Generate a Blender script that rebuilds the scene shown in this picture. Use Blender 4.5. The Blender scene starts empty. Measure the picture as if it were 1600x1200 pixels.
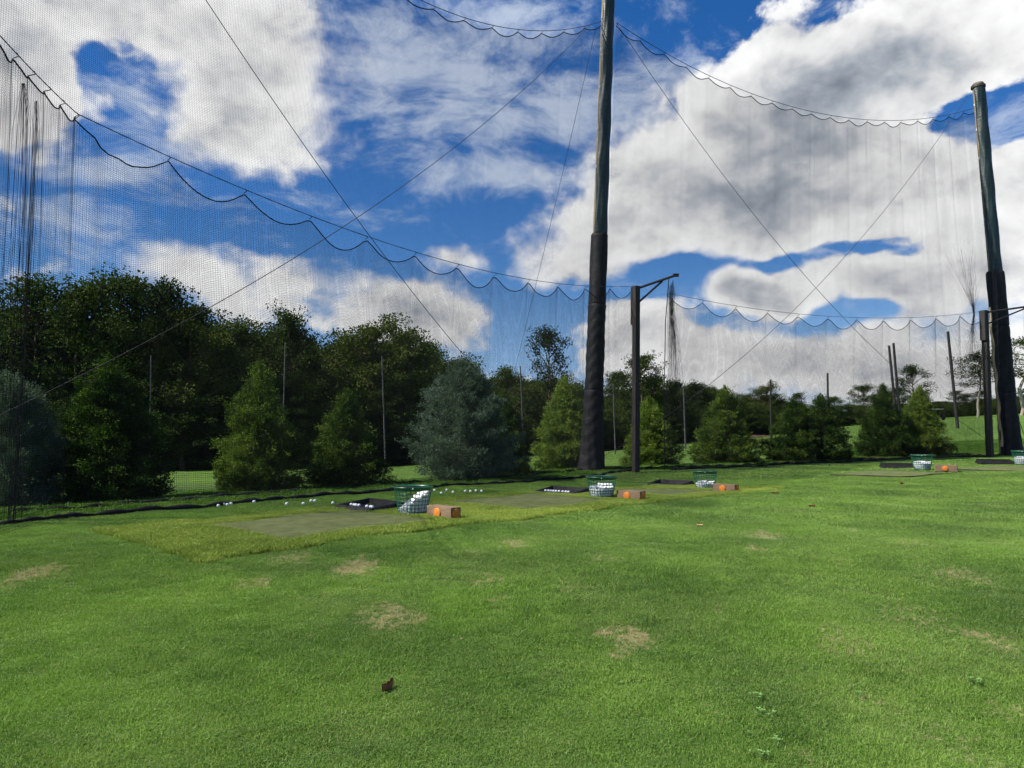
import bpy, math, random
import numpy as np
from mathutils import Vector, Matrix, Euler
R = math.radians
SC = bpy.context.scene
C = SC.collection
rnd = random.Random(7)
rng = np.random.default_rng(7)

# ------------------------------------------------------------------ camera
FPX, CAMZ, PITCH = 1170.0, 1.04, R(3.42)
cd = bpy.data.cameras.new('camera'); cam = bpy.data.objects.new('camera', cd); C.objects.link(cam)
cam.location = (0, 0, CAMZ); cam.rotation_euler = (R(90) + PITCH, 0, 0)
cd.sensor_width = 36; cd.lens = FPX / 1600 * 36; cd.clip_start = .05; cd.clip_end = 3000
SC.camera = cam
SC.view_settings.view_transform = 'Standard'; SC.view_settings.look = 'None'
SC.view_settings.exposure = 0.78; SC.view_settings.gamma = 1
SC.view_settings.use_curve_mapping = False
SC.cycles.max_bounces = 4; SC.cycles.diffuse_bounces = 2; SC.cycles.transmission_bounces = 2; SC.cycles.use_adaptive_sampling = True; SC.cycles.adaptive_threshold = .02
SC.cycles.transparent_max_bounces = 8; SC.cycles.caustics_reflective = False; SC.cycles.caustics_refractive = False

SUN_DIR = Vector((-.93, -.22, 1.08)).normalized()
SUN_EL = math.asin(SUN_DIR.z); SUN_AZ = math.atan2(SUN_DIR.x, SUN_DIR.y)
SKY_STRENGTH = 0.058
CLOUD = .70

def ray(px, py):
    a, b = (px - 800) / FPX, (600 - py) / FPX
    c, s = math.cos(PITCH), math.sin(PITCH)
    return Vector((a, c - b * s, s + b * c))

# ------------------------------------------------------------------ sky
class NT:
    """tiny helper for writing node trees as expressions"""
    def __init__(s, tree): s.t = tree; s.n = tree.nodes; s.l = tree.links
    def put(s, sock, v):
        if isinstance(v, bpy.types.NodeSocket): s.l.new(v, sock)
        elif v is not None: sock.default_value = v
    def m(s, op, a, b=None, c=None, clamp=False):
        n = s.n.new('ShaderNodeMath'); n.operation = op; n.use_clamp = clamp
        s.put(n.inputs[0], a); s.put(n.inputs[1], b)
        if c is not None: s.put(n.inputs[2], c)
        return n.outputs[0]
    def v(s, op, a, b=None, c=None, out=0):
        n = s.n.new('ShaderNodeVectorMath'); n.operation = op
        s.put(n.inputs[0], a)
        if op == 'SCALE': s.put(n.inputs[3], b)
        else:
            s.put(n.inputs[1], b)
            if c is not None: s.put(n.inputs[2], c)
        return n.outputs[out]
    def comb(s, x=0., y=0., z=0.):
        n = s.n.new('ShaderNodeCombineXYZ')
        for i, q in enumerate((x, y, z)): s.put(n.inputs[i], q)
        return n.outputs[0]
    def sep(s, v):
        n = s.n.new('ShaderNodeSeparateXYZ'); s.put(n.inputs[0], v); return n.outputs
    def noise(s, vec, scale, detail=4, rough=.55, col=False, dist=0., lac=2.):
        n = s.n.new('ShaderNodeTexNoise'); s.put(n.inputs['Vector'], vec)
        n.inputs['Scale'].default_value = scale; n.inputs['Detail'].default_value = detail
        n.inputs['Roughness'].default_value = rough; n.inputs['Distortion'].default_value = dist
        n.inputs['Lacunarity'].default_value = lac
        return n.outputs['Color' if col else 'Fac']
    def sstep(s, v, lo, hi, a=0., b=1.):
        n = s.n.new('ShaderNodeMapRange'); n.interpolation_type = 'SMOOTHSTEP'
        s.put(n.inputs[0], v); n.inputs[1].default_value = lo; n.inputs[2].default_value = hi
        n.inputs[3].default_value = a; n.inputs[4].default_value = b
        return n.outputs[0]
    def mix(s, f, a, b):
        n = s.n.new('ShaderNodeMix'); n.data_type = 'RGBA'; s.put(n.inputs[0], f)
        for k, q in ((6, a), (7, b)):
            if isinstance(q, tuple) and len(q) == 3: q = (*q, 1)
            s.put(n.inputs[k], q)
        return n.outputs[2]
    def ramp(s, f, stops):
        n = s.n.new('ShaderNodeValToRGB'); e = n.color_ramp.elements
        while len(e) < len(stops): e.new(.5)
        for k, (p, c) in enumerate(stops):
            e[k].position = p; e[k].color = (*c, 1)
        s.put(n.inputs[0], f); return n.outputs[0]

def angles(px, py):
    d = ray(px, py).normalized()
    return math.atan2(d.x, d.y), math.asin(d.z)

world = bpy.data.worlds.new('World'); SC.world = world; world.use_nodes = True
# (px, py, rx px, ry px, weight): where the cumulus masses stand in the sky
CUM = [
 (50, 60, 150, 110, 1.0), (20, 150, 110, 60, .7), (130, 20, 60, 40, .3), (195, 138, 66, 54, -1.2), (150, 215, 60, 40, -.3), (260, 30, 90, 50, .6), (410, 120, 130, 110, 1.2), (470, 40, 70, 60, .5),
 (430, 200, 100, 80, .8), (330, 215, 70, 50, .4), (330, 150, 70, 70, .4), (480, 250, 30, 24, .4),
 (290, 425, 60, 32, .9), (400, 440, 100, 50, 1.0), (470, 430, 50, 40, .5), (340, 480, 130, 34, .7),
 (20, 330, 70, 40, .45), (60, 420, 90, 36, .4), (560, 460, 50, 46, .7),
 (708, 398, 56, 28, 1.7), (650, 485, 60, 44, 1.5), (705, 520, 66, 50, 1.3), (600, 500, 60, 50, .9), (740, 470, 30, 30, .3),
 (1250, 290, 270, 110, 1.6), (1080, 310, 170, 90, 1.2), (920, 370, 90, 66, 1.0), (860, 420, 60, 30, .6), (960, 250, 90, 50, .3),
 (1290, 110, 170, 90, .9), (1440, 70, 150, 90, 1.3), (1200, 140, 90, 60, .5), (1560, 60, 100, 80, .7), (1560, 190, 60, 36, -1.2),
 (1120, 190, 80, 50, .4), (1440, 340, 110, 50, .3), (30, 110, 120, 60, .6), (1470, 250, 60, 40, .3),
 (1150, 446, 50, 26, 2.3), (1222, 464, 60, 28, 2.0), (1120, 465, 46, 24, .4),
 (1340, 415, 90, 40, .6), (1460, 450, 90, 52, 1.2), (1400, 480, 80, 40, .6), (1580, 420, 60, 90, 1.1), (1590, 290, 50, 50, .7),
 (1120, 550, 230, 46, .9), (1240, 510, 60, 16, -.5), (1370, 490, 40, 16, -.6), (990, 510, 60, 50, .9), (1300, 560, 220, 44, 1.1), (1480, 580, 120, 50, .6), (1580, 560, 60, 60, .5),
 (1030, 430, 60, 22, -1.4), (1290, 492, 50, 16, -1.0), (1280, 398, 110, 14, -.9), (1000, 440, 50, 16, -.5), (820, 480, 50, 50, -.6), (1060, 20, 120, 50, -.7), (1385, 402, 60, 14, -.7), (1530, 200, 90, 60, -.9), (1350, 492, 70, 16, -.6), (1130, 405, 110, 12, -.7), (1530, 490, 40, 30, -.6), (1350, 370, 70, 20, -.2), (1450, 520, 26, 14, -.5), (1560, 510, 26, 22, -.9),
 (640, 340, 200, 60, -.8), (250, 330, 160, 50, -.6), (900, 60, 60, 50, -.4),
]
WISP = [
 (640, 130, 130, 90, .75), (790, 180, 120, 60, .7), (760, 40, 110, 50, .7), (720, 290, 90, 24, .8), (810, 272, 90, 16, .8), (860, 110, 60, 70, .45),
 (560, 20, 70, 60, .6), (210, 150, 80, 70, .55), (240, 60, 60, 60, .6), (200, 250, 90, 40, .5), (440, 300, 80, 40, .4), (1520, 240, 80, 60, .5), (150, 268, 70, 26, .6), (80, 360, 120, 60, .6), (1080, 100, 110, 50, .6), (1000, 200, 110, 80, .6), (1220, 396, 110, 7, .8),
 (1560, 230, 70, 60, .55), (950, 130, 60, 60, .4), (580, 330, 100, 14, .3), (1350, 440, 100, 30, .5), (200, 350, 60, 16, .4),
]
def build_world():
    g = NT(world.node_tree); g.n.clear()
    out = g.n.new('ShaderNodeOutputWorld'); bg = g.n.new('ShaderNodeBackground')
    tc = g.n.new('ShaderNodeTexCoord'); d = g.v('NORMALIZE', tc.outputs['Generated'])
    x, y, z = g.sep(d)
    ang = g.comb(g.m('ARCTAN2', x, y), g.m('ARCSINE', z), 0.)
    def field(P, blobs, bias):
        acc = bias
        for (bx, by, rx, ry, w) in blobs:
            a, e = angles(bx, by)
            sx, sy = FPX / rx, FPX / ry
            q = g.v('MULTIPLY_ADD', P, (sx, sy, 0), (-a * sx, -e * sy, 0))
            acc = g.m('MULTIPLY_ADD', g.m('POWER', .40, g.v('DOT_PRODUCT', q, q, out=1)), w, acc)
        return acc
    # away from the photographed part of the sky the same kind of broken cumulus goes on
    rad = g.v('LENGTH', g.v('MULTIPLY', ang, (1 / .85, 1 / .62, 0)), out=1)
    outside = g.sstep(rad, .95, 1.5)
    def puffs(P, Pw, hi):
        n = g.noise(g.v('MULTIPLY_ADD', P, (1, 1.3, 0), (3.1, 7.7, .4)), 13, hi, .60, dist=.25)
        vo = g.n.new('ShaderNodeTexVoronoi'); vo.feature = 'SMOOTH_F1'; g.put(vo.inputs['Vector'], g.v('MULTIPLY', Pw, (1, 1.15, 0)))
        vo.inputs['Scale'].default_value = 30; vo.inputs['Smoothness'].default_value = .6; vo.inputs['Detail'].default_value = 1.0
        c = g.m('MULTIPLY', g.m('SUBTRACT', n, .5), 2.3)
        return g.m('MULTIPLY_ADD', g.m('SUBTRACT', .42, vo.outputs['Distance']), .42, c)
    w = g.noise(g.v('MULTIPLY', ang, (1, 1.35, 0)), 5.5, 3, .55, col=True)
    Pd = g.v('ADD', ang, g.v('MULTIPLY', g.v('SUBTRACT', w, (.5, .5, .5)), (.15, .10, 0)))
    c = field(Pd, CUM, -.52)
    c = g.m('MULTIPLY_ADD', outside, .42, c)
    c = g.m('MULTIPLY_ADD', g.sstep(g.sep(ang)[1], .02, .10, .55, 0.), 1.0, c)
    pf = puffs(ang, Pd, 8)
    D = g.m('ADD', pf, c)
    D = g.m('MULTIPLY_ADD', g.m('SUBTRACT', g.noise(g.v('MULTIPLY', Pd, (1, 1.5, 0)), 4.5, 2, .5), .5), .5, D)
    off = (-.012, .024, 0)
    relief = g.m('SUBTRACT', pf, puffs(g.v('ADD', ang, off), g.v('ADD', Pd, off), 4))
    soft = g.noise(g.v('MULTIPLY_ADD', ang, (1, 1, 0), (8.2, 3.3, 0)), 2.6, 2, .5)
    wd = g.sstep(soft, .40, .66, .30, 1.15)
    alpha = g.sstep(g.m('DIVIDE', g.m('ADD', D, .14), wd), -.25, 1.0)
    thick = g.sstep(D, .45, 2.2)
    # brightness of the cloud: thin rims and lit sides white, deep cores grey
    b = g.m('MULTIPLY_ADD', relief, .26, .66)
    b = g.m('MULTIPLY_ADD', thick, -.30, b)
    b = g.m('MULTIPLY_ADD', g.m('SUBTRACT', g.noise(g.v('MULTIPLY', ang, (1, 1.5, 0)), 6, 6, .55), .5), .62, b)
    b = g.sstep(b, .05, .88, .20, .88)
    ccol = g.mix(g.sstep(b, .2, .7), (.72, .83, 1.0), (.99, .995, 1.0))
    cloud = g.v('SCALE', ccol, g.m('MULTIPLY', b, CLOUD))
    sky = g.n.new('ShaderNodeTexSky'); sky.sky_type = 'NISHITA'; sky.sun_disc = False
    sky.sun_elevation = SUN_EL; sky.sun_rotation = SUN_AZ; sky.air_density = 1.0; sky.dust_density = .4; sky.ozone_density = 2.2
    hs = g.n.new('ShaderNodeHueSaturation'); hs.inputs['Saturation'].default_value = 1.38; hs.inputs['Value'].default_value = 1.0
    g.put(hs.inputs['Color'], sky.outputs[0])
    base = g.v('MULTIPLY', hs.outputs[0], (SKY_STRENGTH * .86, SKY_STRENGTH * .96, SKY_STRENGTH * 1.22))
    base = g.mix(g.sstep(g.m('ARCSINE', z), .0, .22, .75, 0.), base, (.21, .36, .62))
    # thin cirrus streaks
    wn = g.noise(g.v('MULTIPLY', ang, (1, 1.6, 0)), 4, 3, .5, col=True)
    Pw = g.v('ADD', ang, g.v('MULTIPLY', g.v('SUBTRACT', wn, (.5, .5, .5)), (.16, .10, 0)))
    W = g.m('MULTIPLY_ADD', outside, .2, field(Pw, WISP, -.06))
    wf = g.noise(g.v('MULTIPLY_ADD', Pw, (1, 2.0, 0), (1.3, .2, .9)), 10, 9, .66, dist=.15)
    wa = g.m('MULTIPLY', g.sstep(g.m('MULTIPLY_ADD', g.m('SUBTRACT', wf, .5), 3.4, g.m('MULTIPLY', W, 1.0)), .1, 1.25), .72)
    base = g.mix(wa, base, (.40, .45, .52))
    fin = g.mix(alpha, base, cloud)
    g.put(bg.inputs[0], fin); bg.inputs[1].default_value = 1.0
    g.l.new(bg.outputs[0], out.inputs[0])
build_world()
try:
    world.cycles.sampling_method = 'MANUAL'; world.cycles.sample_map_resolution = 512
except Exception: pass

sd = bpy.data.lights.new('sun', 'SUN'); sun = bpy.data.objects.new('sun', sd); C.objects.link(sun)
sd.energy = 5.0; sd.angle = R(.53); sd.color = (1, .95, .87)
sun.rotation_euler = SUN_DIR.to_track_quat('Z', 'Y').to_euler(); sun.location = (-30, 10, 30)

# ------------------------------------------------------------------ terrain shape
NET = [(-14.2, -2.83), (-5.3, 8.4), (3.1, 19.0), (14.9, 23.4), (44, 34.2)]
def sm(t):
    t = np.clip(t, 0, 1); return t * t * (3 - 2 * t)
def net_dist(x, y):
    """signed distance beyond the line of the nets (+ = range side)"""
    best = np.full(np.shape(x), 1e9); sgn = np.zeros(np.shape(x))
    for (a, b) in zip(NET[:-1], NET[1:]):
        ax, ay = a; dx, dy = b[0] - ax, b[1] - ay; L2 = dx * dx + dy * dy
        t = np.clip(((x - ax) * dx + (y - ay) * dy) / L2, 0, 1)
        ex, ey = x - ax - t * dx, y - ay - t * dy
        d = np.hypot(ex, ey); c = dx * ey - dy * ex
        m = d < best - 1e-9
        best = np.where(m, d, best); sgn = np.where(m, np.sign(c), sgn)
    return best * sgn
UU = [-1.2, -.68, -.43, -.15, .1, .26, .33, .455, .58, .68, 1.2]
YF = [48, 55, 60, 75, 104, 140, 152, 168, 165, 160, 150]
ZF = [-2.2, -2.2, -2.3, -2.6, -2.2, -1.4, -.5, 1.8, 3.5, 4.3, 6]
def H(x, y):
    x = np.asarray(x, float); y = np.asarray(y, float)
    tee = -.13 * np.exp(-((x - 2.6) ** 2 + (y - 15.3) ** 2) / 9.0)
    tee = tee + .027 * np.logaddexp(0, (x - 6.0) * 1.5) / 1.5 * sm((22 - x) / 30 + .4)
    tee = tee - .40 * sm((7.0 - y) / 5.0)
    tee = tee + .012 * np.sin(x * 1.7 + 1) * np.sin(y * 1.3) + .008 * np.sin(x * 3.9 + y * 2.7)
    yy = np.maximum(y, 6.0); u = np.clip(x / yy, -1.2, 1.2)
    yf = np.interp(u, UU, YF); zf = np.interp(u, UU, ZF)
    z0 = -.38 + .35 * sm((u - .1) / .5)
    t = (yy - 14) / (yf - 14)
    fld = z0 + (zf - z0) * np.clip(t, 0, 1.6)
    fld = fld + .05 * np.sin(x * .13 + 2) * np.sin(y * .09)
    dn = net_dist(x, y)
    return tee + (fld - tee) * sm((dn - 1.1) / 4.5) * (y > -30)
def h1(x, y): return float(H(x, y))
def spot(px, py):
    d = ray(px, py); t = 1.
    lo = None
    for k in range(6000):
        p = Vector((0, 0, CAMZ)) + d * t
        if p.z < h1(p.x, p.y):
            a, b = t - .03, t
            for _ in range(12):
                m = (a + b) / 2; p = Vector((0, 0, CAMZ)) + d * m
                if p.z < h1(p.x, p.y): b = m
                else: a = m
            return Vector((p.x, p.y, h1(p.x, p.y)))
        t += .03
    raise ValueError((px, py))
def at(px, py, Y):
    d = ray(px, py); t = Y / d.y
    return Vector((0, 0, CAMZ)) + d * t

# ------------------------------------------------------------------ mesh helpers
def mesh_np(name, V, F, mat, smooth=False, k=None):
    V = np.asarray(V, np.float32).reshape(-1, 3)
    me = bpy.data.meshes.new(name)
    F = np.asarray(F, np.int32)
    k = F.shape[1]
    me.vertices.add(len(V)); me.vertices.foreach_set('co', V.ravel())
    me.loops.add(F.size); me.loops.foreach_set('vertex_index', F.ravel())
    me.polygons.add(len(F)); me.polygons.foreach_set('loop_start', np.arange(0, F.size, k, dtype=np.int32))
    try: me.polygons.foreach_set('loop_total', np.full(len(F), k, np.int32))
    except Exception: pass
    me.polygons.foreach_set('use_smooth', np.full(len(F), smooth, bool))
    me.update(calc_edges=True); me.validate()
    if mat: me.materials.append(mat)
    return me
class MB:
    def __init__(s): s.v = []; s.f = []; s.s = []
    def add(s, V, F, smooth=False):
        o = len(s.v); s.v += [tuple(v) for v in V]; s.f += [tuple(i + o for i in f) for f in F]; s.s += [smooth] * len(F); return s
    def box(s, c, d, M=None, bev=0.0):
        x, y, z = (q / 2 for q in d); c = Vector(c)
        P = [Vector((i * x, j * y, k * z)) for k in (-1, 1) for j in (-1, 1) for i in (-1, 1)]
        if M is not None: P = [M @ p for p in P]
        return s.add([p + c for p in P], [(0, 2, 3, 1), (4, 5, 7, 6), (0, 1, 5, 4), (2, 6, 7, 3), (0, 4, 6, 2), (1, 3, 7, 5)])
    def tube(s, pts, r, n=8, caps=True, smooth=True):
        pts = [Vector(p) for p in pts]; rs = r if isinstance(r, (list, tuple)) else [r] * len(pts)
        o = []; ref = None
        for i, p in enumerate(pts):
            t = (pts[min(i + 1, len(pts) - 1)] - pts[max(i - 1, 0)])
            if t.length < 1e-9: t = Vector((0, 0, 1))
            t.normalize()
            if ref is None:
                ref = Vector((1, 0, 0)) if abs(t.x) < .8 else Vector((0, 1, 0))
            a = (ref - t * ref.dot(t)).normalized(); b = t.cross(a); ref = a
            for k in range(n):
                w = 2 * math.pi * k / n; o.append(p + a * math.cos(w) * rs[i] + b * math.sin(w) * rs[i])
        F = [(i * n + k, i * n + (k + 1) % n, (i + 1) * n + (k + 1) % n, (i + 1) * n + k) for i in range(len(pts) - 1) for k in range(n)]
        s.add(o, F, smooth)
        if caps:
            s.add(o[:n], [tuple(range(n))[::-1]]); s.add(o[-n:], [tuple(range(n))])
        return s
    def lathe(s, prof, c=(0, 0, 0), n=24, smooth=True, closed=False):
        c = Vector(c); o = []
        for (r, z) in prof:
            for k in range(n):
                w = 2 * math.pi * k / n; o.append(c + Vector((r * math.cos(w), r * math.sin(w), z)))
        m = len(prof); rr = range(m if closed else m - 1)
        return s.add(o, [(i * n + k, i * n + (k + 1) % n, ((i + 1) % m) * n + (k + 1) % n, ((i + 1) % m) * n + k) for i in rr for k in range(n)], smooth)
    def mesh(s, name, mat):
        me = bpy.data.meshes.new(name); me.from_pydata(s.v, [], s.f)
        me.polygons.foreach_set('use_smooth', s.s); me.materials.append(mat); me.update(); return me
    def build(s, name, mat, parent=None, bevel=0, **kw):
        return put(name, s.mesh(name, mat), parent, bevel=bevel, **kw)
def put(name, me, parent=None, loc=None, rot=None, label=None, cat=None, group=None, kind=None, bevel=0):
    o = bpy.data.objects.new(name, me); C.objects.link(o)
    if parent is not None: o.parent = parent
    if loc is not None: o.location = loc
    if rot is not None: o.rotation_euler = rot
    if label: o['label'] = label
    if cat: o['category'] = cat
    if group: o['group'] = group
    if kind: o['kind'] = kind
    if bevel:
        b = o.modifiers.new('bevel', 'BEVEL'); b.width = bevel; b.segments = 2; b.limit_method = 'ANGLE'
    return o
def thing(name, label, cat, loc=(0, 0, 0), rz=0, group=None):
    return put(name, None, None, loc, (0, 0, rz), label, cat, group)
def dup(root, loc, rz, label=None, group=None, scale=None):
    r = root.copy(); C.objects.link(r); r.location = loc; r.rotation_euler = (0, 0, rz)
    if scale: r.scale = scale
    if label: r['label'] = label
    if group: r['group'] = group
    for ch in list(root.children):
        c = ch.copy(); C.objects.link(c); c.parent = r
        for gch in ch.children:
            d = gch.copy(); C.objects.link(d); d.parent = c
    return r

# ------------------------------------------------------------------ materials
def mat(name, col, rough=.7, spec=.3, var=.25, scale=8, bump=0, bscale=60, metal=0, col2=None, coord='Object', stretch=(1, 1, 1), trans=0):
    m = bpy.data.materials.new(name); m.use_nodes = True; g = NT(m.node_tree)
    p = g.n['Principled BSDF']; p.inputs['Roughness'].default_value = rough
    p.inputs['Specular IOR Level'].default_value = spec; p.inputs['Metallic'].default_value = metal
    tc = g.n.new('ShaderNodeTexCoord'); v = g.v('MULTIPLY', tc.outputs[coord], stretch)
    n = g.noise(v, scale, 5, .6)
    c2 = col2 or tuple(q * (1 - var) for q in col); c1 = col if col2 else tuple(min(1, q * (1 + var)) for q in col)
    g.put(p.inputs['Base Color'], g.mix(g.sstep(n, .3, .7), c2, c1))
    if bump:
        b = g.n.new('ShaderNodeBump'); b.inputs['Strength'].default_value = bump; b.inputs['Distance'].default_value = .02
        g.put(b.inputs['Height'], g.noise(v, bscale, 6, .65)); g.l.new(b.outputs[0], p.inputs['Normal'])
    return m
def leafmat(name, a, b, scale=2.5, trans=.3, rough=.8, spec=.08):
    m = bpy.data.materials.new(name); m.use_nodes = True; g = NT(m.node_tree); g.n.clear()
    out = g.n.new('ShaderNodeOutputMaterial'); geo = g.n.new('ShaderNodeNewGeometry'); oi = g.n.new('ShaderNodeObjectInfo')
    n1 = g.noise(geo.outputs['Position'], scale, 3, .6); n2 = g.noise(geo.outputs['Position'], scale * 14, 2, .6)
    f = g.m('MULTIPLY_ADD', g.m('SUBTRACT', n2, .5), .9, n1)
    f = g.m('MULTIPLY_ADD', g.m('SUBTRACT', oi.outputs['Random'], .5), .35, f)
    col = g.mix(g.sstep(f, .25, .75), a, b)
    p = g.n.new('ShaderNodeBsdfPrincipled'); p.inputs['Roughness'].default_value = rough; p.inputs['Specular IOR Level'].default_value = spec
    g.put(p.inputs['Base Color'], col)
    t = g.n.new('ShaderNodeBsdfTranslucent'); g.put(t.inputs[0], g.v('MULTIPLY', col, (1.3, 1.5, .6)))
    mx = g.n.new('ShaderNodeMixShader'); mx.inputs[0].default_value = trans
    g.l.new(p.outputs[0], mx.inputs[1]); g.l.new(t.outputs[0], mx.inputs[2]); g.l.new(mx.outputs[0], out.inputs[0])
    return m

# worn / dry places of the lawn (world x, y, radius, strength), found where they lie in the grass
DRY = []
for (px, py, rpx, w) in [(560, 888, 55, 1.1), (600, 965, 55, .95), (450, 872, 60, .75), (985, 1000, 60, 1.05), (50, 898, 70, .9), (760, 907, 38, .8),
        (1200, 838, 50, .7), (1185, 860, 26, .7), (402, 912, 36, .6), (900, 918, 34, .5), (1500, 900, 80, .55), (805, 850, 40, .7), (743, 862, 22, .6),
        (1430, 970, 120, .42), (1400, 1030, 90, .3), (775, 942, 26, .5), (655, 972, 36, .5), (820, 880, 30, .35), (1590, 1110, 60, .5), (1370, 1100, 46, .4),
        (1300, 880, 80, .28), (500, 940, 60, .35), (640, 1060, 50, .3), (1520, 1180, 120, .4), (1250, 1180, 60, .35), (690, 900, 70, .25), (1050, 880, 60, .2)] + [(px, py, rp, w) for (px, py, rp, w) in [(70, 1050, 26, .3), (180, 1000, 20, .35), (330, 1010, 24, .35), (290, 930, 30, .35), (470, 1000, 26, .35), (860, 1040, 40, .35), (1120, 960, 50, .4), (1130, 1110, 40, .35),
        (940, 870, 34, .5), (1020, 850, 30, .4), (1080, 835, 26, .4), (1330, 830, 50, .45), (1420, 850, 60, .4), (1560, 850, 40, .4), (1300, 1000, 60, .45), (1240, 1030, 40, .35), (1560, 1010, 50, .4), (880, 1130, 50, .3), (720, 1000, 30, .4), (350, 890, 30, .4), (240, 870, 26, .35), (1400, 790, 40, .4), (1250, 800, 30, .4), (1540, 790, 50, .4)]]:
    p = spot(px, py); DRY.append((p.x, p.y, max(.10, .85 * rpx / FPX * p.y), w * (.92 if w > .7 else 1.2)))
def dry_mask(g, P):
    """soft worn spots with ragged edges, by position on the lawn"""
    wv = g.noise(P, 5, 4, .6, col=True)
    Q = g.v('ADD', P, g.v('MULTIPLY', g.v('SUBTRACT', wv, (.5, .5, .5)), (.55, .75, 0)))
    acc = 0.0
    for (x, y, r, w) in DRY:
        q = g.v('MULTIPLY_ADD', Q, (1 / r, .62 / r, 0), (-x / r, -y * .62 / r, 0))
        acc = g.m('MULTIPLY_ADD', g.m('POWER', .25, g.v('DOT_PRODUCT', q, q, out=1)), w, acc)
    nz = g.noise(P, 24, 6, .75)
    return g.sstep(g.m('MULTIPLY_ADD', g.m('SUBTRACT', nz, .5), 2.9, acc), .46, .88)

def grass_mat(name, dark, light, dryc, with_dry=True, trans=.3):
    m = bpy.data.materials.new(name); m.use_nodes = True; g = NT(m.node_tree); g.n.clear()
    out = g.n.new('ShaderNodeOutputMaterial'); geo = g.n.new('ShaderNodeNewGeometry'); oi = g.n.new('ShaderNodeObjectInfo')
    P = geo.outputs['Position']
    n = g.noise(P, .7, 4, .6); n2 = g.noise(P, 120, 1, .5)
    f = g.m('MULTIPLY_ADD', g.m('SUBTRACT', n2, .5), 1.0, n)
    f = g.m('MULTIPLY_ADD', g.m('SUBTRACT', oi.outputs['Random'], .5), .22, f)
    col = g.mix(g.sstep(f, .25, .75), dark, light)
    if with_dry:
        dm = dry_mask(g, P)
        col = g.mix(g.m('MULTIPLY', dm, .72), col, dryc)
        # sparse straw-coloured blades everywhere
        sp = g.m('GREATER_THAN', g.m('MULTIPLY_ADD', g.noise(P, 1.1, 4, .6), .22, g.noise(P, 260, 0, .5)), .755)
        col = g.mix(g.m('MULTIPLY', sp, .6), col, dryc)
    p = g.n.new('ShaderNodeBsdfPrincipled'); p.inputs['Roughness'].default_value = .5; p.inputs['Specular IOR Level'].default_value = .25
    g.put(p.inputs['Base Color'], col)
    t = g.n.new('ShaderNodeBsdfTranslucent'); g.put(t.inputs[0], g.v('MULTIPLY', col, (1.2, 1.35, .6)))
    mx = g.n.new('ShaderNodeMixShader'); mx.inputs[0].default_value = trans
    g.l.new(p.outputs[0], mx.inputs[1]); g.l.new(t.outputs[0], mx.inputs[2]); g.l.new(mx.outputs[0], out.inputs[0])
    return m

def ground_mat():
    m = bpy.data.materials.new('ground'); m.use_nodes = True; g = NT(m.node_tree)
    p = g.n['Principled BSDF']; p.inputs['Roughness'].default_value = .9; p.inputs['Specular IOR Level'].default_value = .1
    geo = g.n.new('ShaderNodeNewGeometry'); P = geo.outputs['Position']
    soil = g.mix(g.noise(P, 30, 5, .7), (.030, .050, .012), (.075, .115, .03))
    soil = g.mix(dry_mask(g, P), soil, (.20, .15, .085))
    fld = g.mix(g.sstep(g.m('MULTIPLY_ADD', g.m('SUBTRACT', g.noise(P, 2.2, 6, .7), .5), .8, g.noise(P, .12, 4, .6)), .3, .7), (.060, .115, .018), (.10, .175, .030))
    _, y, _ = g.sep(P)
    dist = g.v('LENGTH', P, out=1)
    far = g.sstep(dist, 20, 34)
    g.put(p.inputs['Base Color'], g.mix(far, soil, fld))
    b = g.n.new('ShaderNodeBump'); b.inputs['Strength'].default_value = .7; b.inputs['Distance'].default_value = .05
    g.put(b.inputs['Height'], g.noise(P, 14, 6, .75)); g.l.new(b.outputs[0], p.inputs['Normal'])
    return m

M = {}
M['lawn'] = grass_mat('lawn_blades', (.058, .150, .022), (.215, .370, .056), (.50, .42, .25))
M['rough'] = grass_mat('rough_blades', (.05, .12, .014), (.12, .23, .03), (.30, .24, .12), with_dry=False)
M['turf'] = grass_mat('turf_fibres', (.15, .220, .030), (.335, .405, .078), (.5, .5, .2), with_dry=False, trans=.2)
M['turf_base'] = mat('turf_base', (.14, .17, .02), .9, .1, .3, 40, .5, 300)
M['mat'] = mat('hitting_mat', (.132, .150, .062), .9, .08, .14, 5, .6, 700, col2=(.082, .102, .038))
M['mat_edge'] = mat('mat_edge', (.02, .022, .015), .8)
M['black'] = mat('black_plastic', (.009, .009, .010), .6, .2, .3, 12, .2, 90)
M['pad'] = mat('black_vinyl_pad', (.011, .011, .013), .6, .22, .2, 4, .5, 9, stretch=(1, 1, 4))
M['padgreen'] = mat('dark_green_vinyl', (.007, .020, .019), .42, .4, .3, 5, .5, 7, stretch=(1, 1, 2.4))
M['polewood'] = mat('pole_wood', (.24, .19, .12), .85, .15, .35, 9, .6, 30, stretch=(3, 3, .3))
M['timber'] = mat('stained_timber', (.034, .030, .028), .75, .25, .35, 10, .6, 40, stretch=(4, 4, .35))
M['timber_dark'] = mat('dark_steel', (.022, .020, .022), .6, .3)
M['block'] = mat('block_wood', (.20, .135, .085), .8, .2, .25, 14, .5, 60, stretch=(.5, 5, 5))
M['orange'] = mat('orange_disc', (.60, .20, .035), .6, .2, .12, 30)
M['orange_print'] = mat('orange_print', (.56, .17, .02), .6)
M['basket'] = mat('green_plastic', (.013, .105, .055), .38, .5, .15, 20)
M['ball'] = mat('golf_ball', (.80, .81, .82), .32, .5, .03, 60, .25, 420)
M['cord'] = mat('net_cord', (.014, .014, .016), .8, .1)
M['cable'] = mat('cable', (.03, .03, .033), .6, .3)
M['bark'] = mat('bark', (.10, .075, .055), .9, .1, .4, 6, .8, 20, stretch=(3, 3, .6))
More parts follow.
